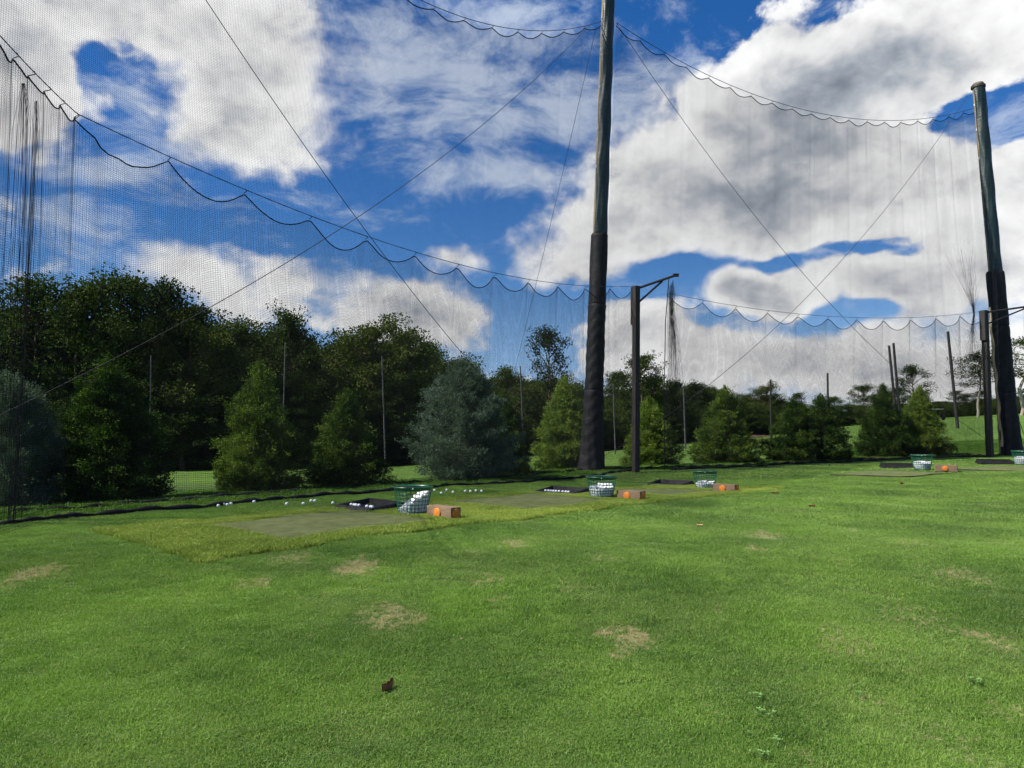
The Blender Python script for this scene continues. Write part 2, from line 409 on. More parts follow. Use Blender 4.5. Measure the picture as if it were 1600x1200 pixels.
M['bark_pale'] = mat('pale_bark', (.30, .26, .21), .9, .1, .3, 6, .8, 20, stretch=(3, 3, .6))
M['leaf_a'] = leafmat('forest_leaves', (.013, .027, .006), (.062, .092, .018), .35, .2)
M['leaf_b'] = leafmat('forest_leaves_warm', (.020, .034, .006), (.080, .102, .020), .35, .2)
M['leaf_c'] = leafmat('pine_needles', (.018, .034, .010), (.045, .07, .02), .5, .15)
M['fol'] = leafmat('cypress_foliage', (.018, .048, .007), (.185, .26, .048), 2.2, .25)
M['folblue'] = leafmat('cedar_foliage', (.055, .095, .070), (.15, .205, .160), 2.4, .2)
M['mulch'] = mat('mulch', (.13, .075, .05), .95, .1, .5, 30, .9, 120)
M['dryleaf'] = mat('dry_leaf', (.20, .085, .045), .7, .2, .3, 30)
M['tanleaf'] = mat('tan_leaf', (.42, .30, .14), .7, .2, .3, 30)
M['weed'] = mat('weed_leaf', (.13, .25, .07), .7, .15, .2, 30)
M['white'] = mat('white_paint', (.75, .75, .74), .4, .4, .05)
M['tyre'] = mat('rubber', (.02, .02, .02), .8)
M['rivet'] = mat('white_rivet', (.7, .72, .7), .4)
M['steelpost'] = mat('grey_post', (.075, .075, .08), .7, .3, .3, 3)
M['darkpost'] = mat('dark_post', (.035, .032, .032), .8, .2, .3, 3)
M['earth'] = mat('red_earth', (.075, .045, .03), .95, .1, .4, 2)

# ------------------------------------------------------------------ ground sheet
def build_ground():
    rs = np.concatenate([[0.], np.geomspace(.6, 45, 150), np.geomspace(47, 1500, 70)])
    az = np.concatenate([np.linspace(-math.pi, -.85, 60)[:-1], np.linspace(-.85, .85, 261), np.linspace(.85, math.pi, 60)[1:]])
    A, Rr = np.meshgrid(az, rs); X = Rr * np.sin(A); Y = Rr * np.cos(A)
    Z = H(X, Y)
    nr, na = X.shape
    i = np.arange(nr - 1)[:, None] * na + np.arange(na - 1)[None]
    F = np.stack([i, i + 1, i + na + 1, i + na], -1).reshape(-1, 4)[:, ::-1]
    me = mesh_np('ground', np.stack([X, Y, Z], -1), F, ground_mat(), True)
    return put('ground', me, kind='structure')
build_ground()

# ------------------------------------------------------------------ grass
def tuft(name, n, rad, w, h0, h1_, lean, m, curl=.3):
    V = []; F = []
    for k in range(n):
        a = rnd.random() * 6.283; r = rad * math.sqrt(rnd.random()); x, y = r * math.cos(a), r * math.sin(a)
        th = rnd.random() * 6.283; hh = rnd.uniform(h0, h1_); ln = abs(rnd.gauss(0, lean)) * hh; la = rnd.random() * 6.283
        dx, dy = math.cos(th) * w / 2, math.sin(th) * w / 2; lx, ly = math.cos(la) * ln, math.sin(la) * ln
        o = len(V)
        V += [(x - dx, y - dy, -.004), (x + dx, y + dy, -.004), (x + lx * .35 + dx * .8, y + ly * .35 + dy * .8, hh * .6),
              (x + lx * .35 - dx * .8, y + ly * .35 - dy * .8, hh * .6), (x + lx, y + ly, hh * (1 - curl * rnd.random()))]
        F += [(o, o + 1, o + 2, o + 3), (o + 3, o + 2, o + 4, o + 4)]
    me = bpy.data.meshes.new(name); me.from_pydata(V, [], [f if f[2] != f[3] else f[:3] for f in F]); me.materials.append(m); me.update()
    o = bpy.data.objects.new(name, me); return o
def scatter(name, P, rz, scl, idx, srcs, parent=None, label=None):
    me = bpy.data.meshes.new(name); P = np.asarray(P, np.float32)
    me.vertices.add(len(P)); me.vertices.foreach_set('co', P.ravel())
    n = len(P)
    a = me.attributes.new('rotz', 'FLOAT', 'POINT'); a.data.foreach_set('value', np.asarray(rz, np.float32))
    a = me.attributes.new('scl', 'FLOAT_VECTOR', 'POINT'); a.data.foreach_set('vector', np.asarray(scl, np.float32).ravel())
    a = me.attributes.new('pick', 'INT', 'POINT'); a.data.foreach_set('value', np.asarray(idx, np.int32))
    o = put(name, me, parent, kind='stuff', label=label)
    t = bpy.data.node_groups.new(name, 'GeometryNodeTree')
    t.interface.new_socket('Geometry', in_out='INPUT', socket_type='NodeSocketGeometry')
    t.interface.new_socket('Geometry', in_out='OUTPUT', socket_type='NodeSocketGeometry')
    N, L = t.nodes, t.links
    gi, go = N.new('NodeGroupInput'), N.new('NodeGroupOutput')
    j = N.new('GeometryNodeJoinGeometry')
    for s in reversed(srcs):
        oi = N.new('GeometryNodeObjectInfo'); oi.inputs['Object'].default_value = s; oi.inputs['As Instance'].default_value = True
        L.new(oi.outputs['Geometry'], j.inputs[0])
    iop = N.new('GeometryNodeInstanceOnPoints'); iop.inputs['Pick Instance'].default_value = True
    def attr(nm, ty):
        q = N.new('GeometryNodeInputNamedAttribute'); q.data_type = ty; q.inputs['Name'].default_value = nm; return q.outputs['Attribute']
    cx = N.new('ShaderNodeCombineXYZ'); L.new(attr('rotz', 'FLOAT'), cx.inputs[2])
    er = N.new('FunctionNodeEulerToRotation'); L.new(cx.outputs[0], er.inputs[0])
    L.new(gi.outputs[0], iop.inputs['Points']); L.new(j.outputs[0], iop.inputs['Instance'])
    L.new(attr('pick', 'INT'), iop.inputs['Instance Index']); L.new(er.outputs[0], iop.inputs['Rotation']); L.new(attr('scl', 'FLOAT_VECTOR'), iop.inputs['Scale'])
    L.new(iop.outputs[0], go.inputs[0])
    md = o.modifiers.new('scatter', 'NODES'); md.node_group = t
    return o

E2 = np.array([.69, .724]); E1 = np.array([.724, -.69]); FC = np.array([-2.47, 6.02])
def bay(a, c):
    """a metres along the row of bays, c metres across it away from the viewer"""
    q = FC + E2 * a - E1 * c; return float(q[0]), float(q[1])
def strip_ac(x, y):
    dx, dy = x - FC[0], y - FC[1]
    return dx * E2[0] + dy * E2[1], -(dx * E1[0] + dy * E1[1])
def s_front(a): return .06 * np.sin(a * 1.1) + .02 * np.sin(a * 5)
def in_strip(x, y):
    a, c = strip_ac(x, y)
    s1 = (a > 0) & (a < 10.8) & (c > s_front(a)) & (c < 2.5)
    return s1
# second stretch of turf further along, for the bays at the right
M4 = spot(1390, 741); M5 = spot(1580, 733)
ANG4 = math.atan2(M5.y - M4.y, M5.x - M4.x)
MATS = []   # (cx, cy, angle, size along, size across)
for a0 in (.95, 4.35, 7.75):
    x, y = bay(a0 + .93, 1.23); MATS.append((x, y, math.atan2(E2[1], E2[0]), 1.85, 1.6))
for p in (M4, M5): MATS.append((p.x, p.y, math.atan2(E2[1], E2[0]) - .25, 1.85, 1.6))
def in_mats(x, y, pad=.0):
    r = np.zeros(np.shape(x), bool)
    for (cx, cy, an, L, W) in MATS:
        dx, dy = x - cx, y - cy; a = dx * math.cos(an) + dy * math.sin(an); c = -dx * math.sin(an) + dy * math.cos(an)
        r |= (np.abs(a) < L / 2 + pad) & (np.abs(c) < W / 2 + pad)
    return r

FOOT = []
for (px, py, rr) in [(645, 805, .16), (940, 779.5, .16), (1102, 764.5, .16), (1441, 734, .16), (578, 796.5, .36), (879, 772.5, .36), (1048, 759.5, .36), (1405, 731, .36), (1556, 724.5, .36)]:
    p = spot(px, py); FOOT.append((p.x, p.y, rr))
def in_foot(x, y):
    q = np.zeros(np.shape(x), bool)
    for (a, b, rr) in FOOT: q |= np.hypot(x - a, y - b) < rr
    return q
def wedge(n, d0, d1, umax=.74):
    y = np.sqrt(rng.random(n) * (d1 * d1 - d0 * d0) + d0 * d0); u = rng.uniform(-umax, umax, n)
    return u * y, y
def clump(x, y):
    return np.sin(x * 2.1 + 1.3 * np.sin(y * 1.7)) * np.sin(y * 2.6 + np.sin(x * 3.1))
def build_grass():
    near = [tuft('lawn_tuft', 130, .075, .0024, .010, .027, .95, M['lawn'], .5) for _ in range(4)]
    mid = [tuft('lawn_tuft_wide', 110, .14, .0050, .011, .027, .95, M['lawn'], .5) for _ in range(3)]
    farr = [tuft('lawn_tuft_far', 80, .26, .011, .012, .028, .9, M['lawn'], .5) for _ in range(3)]
    P = []; RZ = []; S = []; I = []
    def emit(n, d0, d1, base, k, zs, fn=lambda x, y: np.ones(len(x), bool)):
        x, y = wedge(n, d0, d1); dn = net_dist(x, y)
        ok = (~in_strip(x, y)) & (~in_mats(x, y, .03)) & (~in_foot(x, y)) & (dn < 2.0) & fn(x, y)
        x, y = x[ok], y[ok]; z = H(x, y); m = len(x)
        P.append(np.stack([x, y, z], 1)); RZ.append(rng.random(m) * 6.28)
        # thin out the sward where it is worn
        dr = np.zeros(m)
        for (dx, dy, r, w) in DRY: dr = np.maximum(dr, w * np.exp(-(((x - dx) / r) ** 2 + ((y - dy) * .62 / r) ** 2)))
        s = rng.uniform(.8, 1.2, m); hz = zs * rng.uniform(.75, 1.25, m) * (1 + .38 * clump(x, y) + .28 * clump(x * 4.3 + 5, y * 4.3)) * (1 - .6 * np.clip(dr, 0, 1))
        S.append(np.stack([s, s, s * hz], 1)); I.append(base + rng.integers(0, k, m))
    emit(19000, 2.4, 5.2, 0, 4, 1.0)
    emit(20000, 5.0, 8.5, 0, 4, .95)
    emit(26000, 8.2, 16, 4, 3, .9)
    emit(20000, 15.5, 34, 7, 3, .9)
    scatter('grass', np.concatenate(P), np.concatenate(RZ), np.concatenate(S), np.concatenate(I), near + mid + farr, label='short green lawn grass')
    # rougher grass beyond the foot of the nets
    rg = [tuft('rough_tuft', 90, .2, .009, .03, .09, .6, M['rough'], .4) for _ in range(3)]
    x, y = wedge(24000, 8, 34, .8); dn = net_dist(x, y); ok = (dn > .35) & (dn < 9); x, y = x[ok], y[ok]; m = len(x)
    s = rng.uniform(.7, 1.3, m)
    scatter('rough_grass', np.stack([x, y, H(x, y)], 1), rng.random(m) * 6.28, np.stack([s, s, s * .8], 1), rng.integers(0, 3, m), rg, label='rougher grass behind the nets')
build_grass()

# artificial turf strip round the first three mats
def build_strip():
    na, nc = 90, 22
    V = []
    for i in range(na + 1):
        a = 10.8 * i / na; f = float(s_front(a))
        for j in range(nc + 1):
            c = f + (2.5 - f) * j / nc
            x, y = bay(a, c); e = .022 if 0 < i < na and 0 < j < nc else 0.0
            V.append((x, y, h1(x, y) + e + .004))
    F = [(i * (nc + 1) + j, (i + 1) * (nc + 1) + j, (i + 1) * (nc + 1) + j + 1, i * (nc + 1) + j + 1) for i in range(na) for j in range(nc)]
    o = put('artificial_turf', mesh_np('artificial_turf', V, F, M['turf_base'], True), kind='structure')
    src = [tuft('fibre_tuft', 110, .075, .004, .016, .036, .7, M['turf'], .5) for _ in range(3)]
    n = 13000; a = rng.random(n) * 10.84 - .02; c = rng.random(n) * 2.52 - .01
    q = FC[None] + E2[None] * a[:, None] - E1[None] * c[:, None]; x, y = q[:, 0], q[:, 1]
    ok = in_strip(x, y) & ~in_mats(x, y, .01) & ~in_foot(x, y); x, y = x[ok], y[ok]; m = len(x); s = rng.uniform(.8, 1.2, m)
    scatter('turf_fibres', np.stack([x, y, H(x, y) + .02], 1), rng.random(m) * 6.28, np.stack([s, s, s * rng.uniform(.7, 1.1, m)], 1), rng.integers(0, 3, m), src, parent=o)
build_strip()

mat_labels = ['olive hitting mat nearest the viewer, in front of the leftmost ball tray',
  'olive hitting mat in front of the tray holding a row of nine balls',
  'olive hitting mat in front of the empty tray, third bay from the left',
  'olive hitting mat in front of the tray in the fourth bay, at the right',
  'olive hitting mat at the far right beside the second timber net post']
def build_mat(i):
    cx, cy, an, L, W = MATS[i]
    z = max(h1(cx + dx, cy + dy) for dx in (-.6, 0, .6) for dy in (-.6, 0, .6)) * .5 + h1(cx, cy) * .5
    t = thing('hitting_mat', mat_labels[i], 'hitting mat', (cx, cy, z), an, 'hitting mats along the tee')
    # slightly draped over the ground
    n = 14; V = []; ca, sa = math.cos(an), math.sin(an)
    for lv in (.030,):
        for a in range(n + 1):
            for b in range(n + 1):
                u, v = (a / n - .5) * L, (b / n - .5) * W
                V.append((u, v, h1(cx + u * ca - v * sa, cy + u * sa + v * ca) - z + lv))
    F = [(a * (n + 1) + b, (a + 1) * (n + 1) + b, (a + 1) * (n + 1) + b + 1, a * (n + 1) + b + 1) for a in range(n) for b in range(n)]
    put('hitting_surface', mesh_np('hitting_surface', V, F, M['mat'], True), t)
    e = MB(); 
    def side(p, q):
        k = 14
        for s_ in range(k):
            P = [Vector(p).lerp(Vector(q), (s_ + d) / k) for d in (0, 1)]
            zz = [h1(cx + w.x * ca - w.y * sa, cy + w.x * sa + w.y * ca) - z for w in P]
            e.add([(P[0].x, P[0].y, zz[0] - .03), (P[1].x, P[1].y, zz[1] - .03), (P[1].x, P[1].y, zz[1] + .0305), (P[0].x, P[0].y, zz[0] + .0305)], [(0, 1, 2, 3)])
    c4 = [(-L / 2, -W / 2, 0), (L / 2, -W / 2, 0), (L / 2, W / 2, 0), (-L / 2, W / 2, 0)]
    for k in range(4): side(c4[k], c4[(k + 1) % 4])
    e.build('rubber_edge', M['mat_edge'], t)
for i in range(5): build_mat(i)

# ------------------------------------------------------------------ ball trays
def tray(an, loc, label):
    t = thing('ball_tray', label, 'ball tray', loc, an, 'black ball trays beside the mats')
    L, W = .82, .56     # L across the row, W along it; local x = L
    b = MB(); b.add([(-L/2+.09, -W/2+.06, .022), (L/2-.09, -W/2+.06, .022), (L/2-.09, W/2-.06, .022), (-L/2+.09, W/2-.06, .022)], [(0, 1, 2, 3)])
    b.build('tray_floor', M['black'], t)
    def wall(p, q, hp, hq, inn_p, inn_q):
        m = MB(); P = [Vector(p), Vector(q)]; I = [Vector(inn_p), Vector(inn_q)]
        top = [I[0].lerp(P[0], .55) + Vector((0, 0, hp)), I[1].lerp(P[1], .55) + Vector((0, 0, hq))]
        top2 = [I[0].lerp(P[0], .42) + Vector((0, 0, hp)), I[1].lerp(P[1], .42) + Vector((0, 0, hq))]
        m.add([P[0], P[1], top[1], top[0], top2[0], top2[1], I[0] + Vector((0, 0, .021)), I[1] + Vector((0, 0, .021))], [(0, 1, 2, 3), (3, 2, 5, 4), (4, 5, 7, 6)])
        m.build('tray_side', M['black'], t)
    O = [(-L/2, -W/2, 0), (L/2, -W/2, 0), (L/2, W/2, 0), (-L/2, W/2, 0)]
    I = [(-L/2+.09, -W/2+.06, 0), (L/2-.09, -W/2+.06, 0), (L/2-.09, W/2-.06, 0), (-L/2+.09, W/2-.06, 0)]
    hh = [.05, .05, .10, .10]
    for k in range(4):
        j = (k + 1) % 4; wall(O[k], O[j], hh[k], hh[j], I[k], I[j])
    return t

# ------------------------------------------------------------------ ball baskets
RT, RB, HB = .222, .165, .335
def basket(loc, rz, label):
    t = thing('ball_basket', label, 'ball basket', loc, rz, 'green wire baskets of balls')
    rim = MB().lathe([(RT, HB - .035), (RT + .004, HB - .012), (RT + .020, HB), (RT + .020, HB + .010), (RT - .006, HB + .010), (RT - .010, HB - .035)], n=40, closed=True)
    rim.build('rim', M['basket'], t)
    MB().lathe([(.0, .006), (RB, .006), (RB + .006, .014), (RB + .004, .022), (RB - .004, .022), (RB - .006, .012), (0, .012)], n=32).build('base', M['basket'], t)
    hm = None
    for k in range(6):
        z = .05 + k * .043; r = RB + (RT - RB) * z / HB
        me = MB().lathe([(r - .003, z - .0035), (r + .003, z - .0035), (r + .003, z + .0035), (r - .003, z + .0035)], n=36, closed=True).mesh('hoop', M['basket'])
        put('hoop', me, t)
    m = MB().tube([(RB, 0, .01), (RT, 0, HB - .02)], .0036, 4, caps=False)
    me = m.mesh('rib', M['basket'])
    for k in range(26): put('rib', me, t, rot=(0, 0, 2 * math.pi * k / 26))
    hp = []
    for k in range(21):
        a = math.pi * (k / 20) ; hp.append((-(RT + .012) * math.cos(a), -(RT + .022) * math.sin(a) , HB + .018 + .006 * math.sin(a)))
    h = MB().tube(hp, .006, 6).build('handle', M['black'], t)
    MB().lathe([(0, 0), (.008, 0), (.008, .004), (0, .006)], n=10).build('rivet', M['rivet'], t, loc=(0, -RT - .02, HB - .006), rot=(R(90), 0, 0))
    return t

def ball_mesh():
    import bmesh
    bm = bmesh.new(); bmesh.ops.create_icosphere(bm, subdivisions=3, radius=.02135)
    me = bpy.data.meshes.new('golf_ball'); bm.to_mesh(me); bm.free()
    me.polygons.foreach_set('use_smooth', [True] * len(me.polygons)); me.materials.append(M['ball']); return me
BALL = ball_mesh(); BR = .02135
BALLS = []      # (pos, label, group)
def fill(loc, slope, level, label):
    """balls heaped in a basket; the heap's top is at level + slope . (x, y)"""
    d = 2 * BR * 1.015; hz = d * .80; out = []
    k = 0; z = .014 + BR
    while z < HB + .02:
        r = RB + (RT - RB) * z / HB - .004 - BR
        j = 0; oy = (k % 2) * d * .5; 
        # rings against the wall, then inwards
        rr = r; ring = 0
        while rr > -.001:
            n = max(1, int(2 * math.pi * max(rr, .001) / d)); ph = rnd.random() * 6.28
            for q in range(n):
                a = ph + 2 * math.pi * q / n; x, y = rr * math.cos(a), rr * math.sin(a)
                top = level + slope[0] * x + slope[1] * y + .012 * math.sin(a * 3 + k)
                vis = (ring == 0 and math.sin(a - VA) < .25) or (z > top - 2.0 * hz)
                if z < top and vis:
                    out.append(Vector((x, y, z + rnd.uniform(-.003, .003))))
            ring += 1; rr -= d
        z += hz; k += 1
    for p in out: BALLS.append((Vector(loc) + p, label, 'balls heaped in the baskets'))
VA = 0.0

AN = math.atan2(E1[1], E1[0])      # direction across the row (towards the viewer's right)
def basket_at(px, py, lab, slope, level, lab2):
    p = spot(px, py); global VA
    VA = math.atan2(p.x, p.y) * -1 * -1 if False else -math.atan2(p.x, p.y)
    b = basket(p, VA, lab); fill(p, slope, level, lab2); return p
B = []
B.append(basket_at(645, 805, 'green basket nearest the viewer, balls piled up steeply on its right side', (.72, .18), .19, 'white golf ball piled in the nearest green basket'))
B.append(basket_at(940, 779.5, 'green basket between the tray of nine balls and the second timber block', (.10, .15), .195, 'white golf ball in the second green basket from the left'))
B.append(basket_at(1102, 764.5, 'green basket beside the empty tray, third from the left', (.02, .05), .135, 'white golf ball in the third green basket from the left'))
B.append(basket_at(1441, 734, 'small green basket in the fourth bay, left of a brown block', (.0, .05), .17, 'white golf ball in the fourth basket, far right bay'))
B.append(basket_at(1598, 726, 'green basket cut off by the right edge of the photo', (.0, .05), .17, 'white golf ball in the basket at the right edge'))

# trays: beside each mat, on the side of the next bay
def tray_at(px, py, lab, turn=0, rot90=math.pi/2):
    p = spot(px, py); return tray(AN + turn, (p.x, p.y, p.z + .012), lab), p
T1, p1 = tray_at(578, 796.5, 'black ball tray nearest the viewer holding seven white balls')
T2, p2 = tray_at(879, 772.5, 'black ball tray holding a row of nine white balls', .12)
T3, p3 = tray_at(1048, 759.5, 'empty black ball tray beside the third basket', .12)
T4, p4 = tray_at(1405, 731, 'black ball tray at the left of the fourth basket', .45)
T5, p5 = tray_at(1556, 724.5, 'black ball tray at the foot of the right timber post', .45)
for i, (px, py) in enumerate([(568, 793), (574, 793.6), (578, 794), (583, 794.6), (598, 797), (604, 797.6), (608, 798)]):
    q = T1.matrix_basis; u = [-.27, -.215, -.165, -.11, .075, .145, .19][i]
    BALLS.append((q @ Vector((u, -.10 + .008 * (i % 2), .022 + BR)), f'{["first", "second", "third", "fourth", "fifth", "sixth", "last"][i]} white golf ball from the left in the nearest tray', 'balls lying in the trays'))
for i in range(9):
    u = -.28 + i * .052 + (.03 if i > 5 else 0) + .004 * (i % 3)
    BALLS.append((T2.matrix_basis @ Vector((u, -.09 + .006 * (i % 2), .022 + BR)), f'{["first", "second", "third", "fourth", "fifth", "sixth", "seventh", "eighth", "last"][i]} white golf ball from the left in the tray of nine', 'balls lying in the trays'))
ORD = ['leftmost', 'second', 'third', 'fourth', 'fifth', 'sixth', 'seventh', 'eighth', 'ninth', 'tenth', 'last']
for i, (px, py) in enumerate([(341, 793.5), (349, 791), (355, 791.5), (361, 790), (397, 787), (448, 790.5), (474, 790), (486, 785.5), (492, 785.5), (520, 789)]):
    p = spot(px, py); BALLS.append((p + Vector((0, 0, BR + .006)), f'white golf ball on the grass, {ORD[i]} of the scatter left of the near tray', 'loose balls on the grass left of the tray'))
for i, (px, py) in enumerate([(679, 768.5), (689.5, 773), (698, 768), (708, 771.5), (727, 769.8), (735, 770.2), (743.5, 769.2), (752.5, 769.8)]):
    p = spot(px, py); BALLS.append((p + Vector((0, 0, BR + .006)), f'white golf ball on the grass, {ORD[i]} of the eight right of the near basket', 'loose balls on the grass right of the basket'))
BALLS.sort(key=lambda b: b[0].length)
loose = [b for b in BALLS if 'heaped' not in b[2]]; heap = [b for b in BALLS if 'heaped' in b[2]]
solo = loose + heap[:298 - len(loose)]; rest = heap[298 - len(loose):]
for (p, l, gname) in solo:
    put('golf_ball', BALL, None, p, (rnd.random() * 6, rnd.random() * 6, 0), l, 'golf ball', gname)
if rest:
    bv = np.array([v.co[:] for v in BALL.vertices]); bf = np.array([p.vertices[:] for p in BALL.polygons])
    V = np.concatenate([bv + np.array(p[:]) for (p, _, _) in rest]); F = np.concatenate([bf + k * len(bv) for k in range(len(rest))])
    o = put('golf_ball_heap', mesh_np('golf_ball_heap', V, F, M['ball'], True), kind='stuff', label='white golf balls heaped in the far baskets')

# ------------------------------------------------------------------ timber tee blocks with an orange disc
def block(px, py, lab, turn=0):
    p = spot(px, py)
    t = thing('tee_block', lab, 'timber block', p, AN + turn, 'timber blocks with orange discs')
    L, W, Hh = .42, .15, .142
    MB().box((0, 0, Hh / 2 + .005), (L, W, Hh)).build('timber', M['block'], t, bevel=.004)
    for (x, y, rz) in ((-.02, -W / 2 - .001, 0), (L / 2 + .001, 0, R(90))):
        d = MB().lathe([(0, .012), (.052, .012), (.056, .009), (.056, 0)], n=28).build('disc', M['orange'], t, loc=(x, y, .075), rot=(R(90), 0, rz))
        d.matrix_basis = Matrix.Translation((x, y, .075)) @ Euler((0, 0, rz)).to_matrix().to_4x4() @ Euler((R(90), 0, 0)).to_matrix().to_4x4()
        e = MB().lathe([(.040, .0125), (.040, .0140), (.044, .0140), (.044, .0125)], n=28, closed=True)
        # printed motif: ring of rays round a small figure-like bar
        for k in range(7):
            a = 2 * math.pi * k / 7
            e.box((.022 * math.cos(a), .022 * math.sin(a), .0132), (.012, .004, .0014), Matrix.Rotation(a, 3, 'Z'))
        e.box((0, 0, .0132), (.006, .022, .0014))
        e.build('disc_print', M['orange_print'], d)
    return t
block(693, 811, 'brown timber block with bright orange disc, nearest the viewer')
block(986, 782, 'brown timber block with orange disc right of the second basket')
block(1134, 769.5, 'brown timber block with orange disc right of the third basket')
block(1478, 737, 'brown timber block with orange disc in the fourth bay, far right', .35)

# ------------------------------------------------------------------ nets
def cords(name, P, Q, hfun, nS, nT, pitch, parent, w=.0024, surf=None, segs=None, segt=None):
    """a net of crossing cords: s runs 0..1 along, t 0..1 up; surf(s, t) -> xyz arrays"""
    Vs, Fs = [], []; off = 0
    def strands(S, T):
        nonlocal off
        Pn = surf(S, T)                         # (strand, seg, 3)
        m, n = S.shape
        d = np.gradient(Pn, axis=1); d /= np.linalg.norm(d, axis=2, keepdims=True) + 1e-9
        ref = np.array([.52, -.83, .2]); a = np.cross(d, ref); a /= np.linalg.norm(a, axis=2, keepdims=True) + 1e-9
        b = np.cross(d, a); r = w / 2 * 1.15
        ring = np.stack([Pn + r * (a * math.cos(q) + b * math.sin(q)) for q in (0, 2.094, 4.189)], 2)   # m,n,3,3
        idx = off + np.arange(m * n * 3).reshape(m, n, 3)
        for k in range(3):
            k2 = (k + 1) % 3
            Fs.append(np.stack([idx[:, :-1, k], idx[:, :-1, k2], idx[:, 1:, k2], idx[:, 1:, k]], -1).reshape(-1, 4))
        Vs.append(ring.reshape(-1, 3)); off += m * n * 3
    T, S = np.meshgrid(np.linspace(0, 1, segt), np.linspace(0, 1, nS)); strands(S, T)
    S2, T2 = np.meshgrid(np.linspace(0, 1, segs), np.linspace(0, 1, nT)); strands(S2, T2)
    return put(name, mesh_np(name, np.concatenate(Vs), np.concatenate(Fs), M['cord'], False), parent, kind='stuff')

def panel(label, A, Bp, cableh, clearance, scal_n, depth, zpitch, folds, drop=.0, ends=(0, 1), bulge=0., cab_r=.006, rope_r=.009, group=None, seg=(60, 16), w=.0024, phase=0., tie=.12, endfold=0., lean=None, hem=True):
    """one net hung from a sagging cable between A and Bp (ground points)"""
    A = np.array(A, float); Bp = np.array(Bp, float); L = np.linalg.norm(Bp[:2] - A[:2]); dr = (Bp[:2] - A[:2]) / L; nr = np.array([-dr[1], dr[0]])
    t = thing('safety_net', label, 'net', (0, 0, 0), 0, group)
    def cab(s):                                # cable height (absolute z)
        z0, zm, z1 = cableh; return z0 * (1 - s) * (1 - 2 * s) + zm * 4 * s * (1 - s) + z1 * s * (2 * s - 1)
    att = (np.arange(scal_n + 1) + phase) / scal_n; att = att[(att >= -1e-6) & (att <= 1 + 1e-6)]
    jit = np.interp(np.linspace(0, 1, 50), np.linspace(0, 1, 50), rng.uniform(-.25, .25, 50))
    lean = lean or ((0, 0), (0, 0))
    def shift(S, z):
        f = np.clip(z, 0, 12) / 11.5
        return (lean[0][0] * (1 - S) + lean[1][0] * S) * f, (lean[0][1] * (1 - S) + lean[1][1] * S) * f
    def topz(s):
        f = (s * scal_n - phase) % 1.0
        k = np.floor(s * scal_n - phase).astype(int) % 50
        dd = depth * (1 + jit[k] * .8)
        return cab(s) - tie - dd * 4 * f * (1 - f)
    def surf(S, T):
        x = A[0] + (Bp[0] - A[0]) * S; y = A[1] + (Bp[1] - A[1]) * S
        zg = H(x, y) + .01
        zt = topz(S); z = zg + (zt - zg) * T
        f = (S * scal_n - phase) % 1.0; fd = np.minimum(f, 1 - f) * (L / scal_n)
        off = folds * np.exp(-(fd / .07) ** 2) * T ** 1.2
        off = off + folds * .55 * np.sin(S * L * 5.1 + 2 * np.sin(S * L * 1.3) + T * 1.2) * (.3 + .5 * T) + folds * .22 * np.sin(S * L * 13 + 3 * T)
        off = off + bulge * np.sin(np.pi * T) * np.sin(np.pi * S) 
        if endfold:
            e = np.exp(-((S * L) / endfold) ** 2)
            off = off + e * .045 * np.sin(S * L * 21 + T)
        off = off + .5 * folds * np.sin(z * 2.3 + S * L) * (1 - T)
        lx, ly = shift(S, z)
        return np.stack([x + nr[0] * off + lx, y + nr[1] * off + ly, z], -1)
    hmean = float(np.mean(topz(np.linspace(0, 1, 200)) - H(A[0] + (Bp[0] - A[0]) * np.linspace(0, 1, 200), A[1] + (Bp[1] - A[1]) * np.linspace(0, 1, 200))))
    cords('net_mesh', A, Bp, None, int(L / zpitch), int(hmean / zpitch), zpitch, t, w=w, surf=surf, segs=int(L / seg[0]), segt=int(hmean / seg[1]))
    S = np.linspace(0, 1, int(scal_n * 12)); P = surf(S, np.ones_like(S)); P = [tuple(q) for q in P]
    MB().tube(P, rope_r, 5).build('edge_rope', M['cord'], t)
    sx = np.linspace(0, 1, 40); MB().tube([(A[0] + (Bp[0] - A[0]) * s + float(shift(s, cab(s))[0]), A[1] + (Bp[1] - A[1]) * s + float(shift(s, cab(s))[1]), float(cab(s))) for s in sx], cab_r, 5).build('support_cable', M['cable'], t)
    for s in att:
        lx, ly = shift(s, cab(s)); x, y = A[0] + (Bp[0] - A[0]) * s + float(lx), A[1] + (Bp[1] - A[1]) * s + float(ly); q = surf(np.array([s]), np.array([1.]))[0]
        MB().tube([(x, y, float(cab(s)) + .01), (x + .02, y, float(cab(s)) - tie * .5), tuple(q)], .0055, 4).build('tie_loop', M['cord'], t)
    # bunched hem lying on the ground
    n = int(L / .12); P = []; rs = []
    for k in range(n + 1):
        s = k / n; x, y = A[0] + (Bp[0] - A[0]) * s, A[1] + (Bp[1] - A[1]) * s
        o = .05 * math.sin(s * L * 2.1) + .03 * math.sin(s * L * 7)
        P.append((x + nr[0] * o, y + nr[1] * o, h1(x, y) + .022)); rs.append(.030 + .014 * math.sin(k * 1.7) + .012 * rnd.random())
    if hem: MB().tube(P, rs, 7).build('bunched_hem', M['cord'], t)
    return t, surf

def zc(px, py, Y): return at(px, py, Y).z
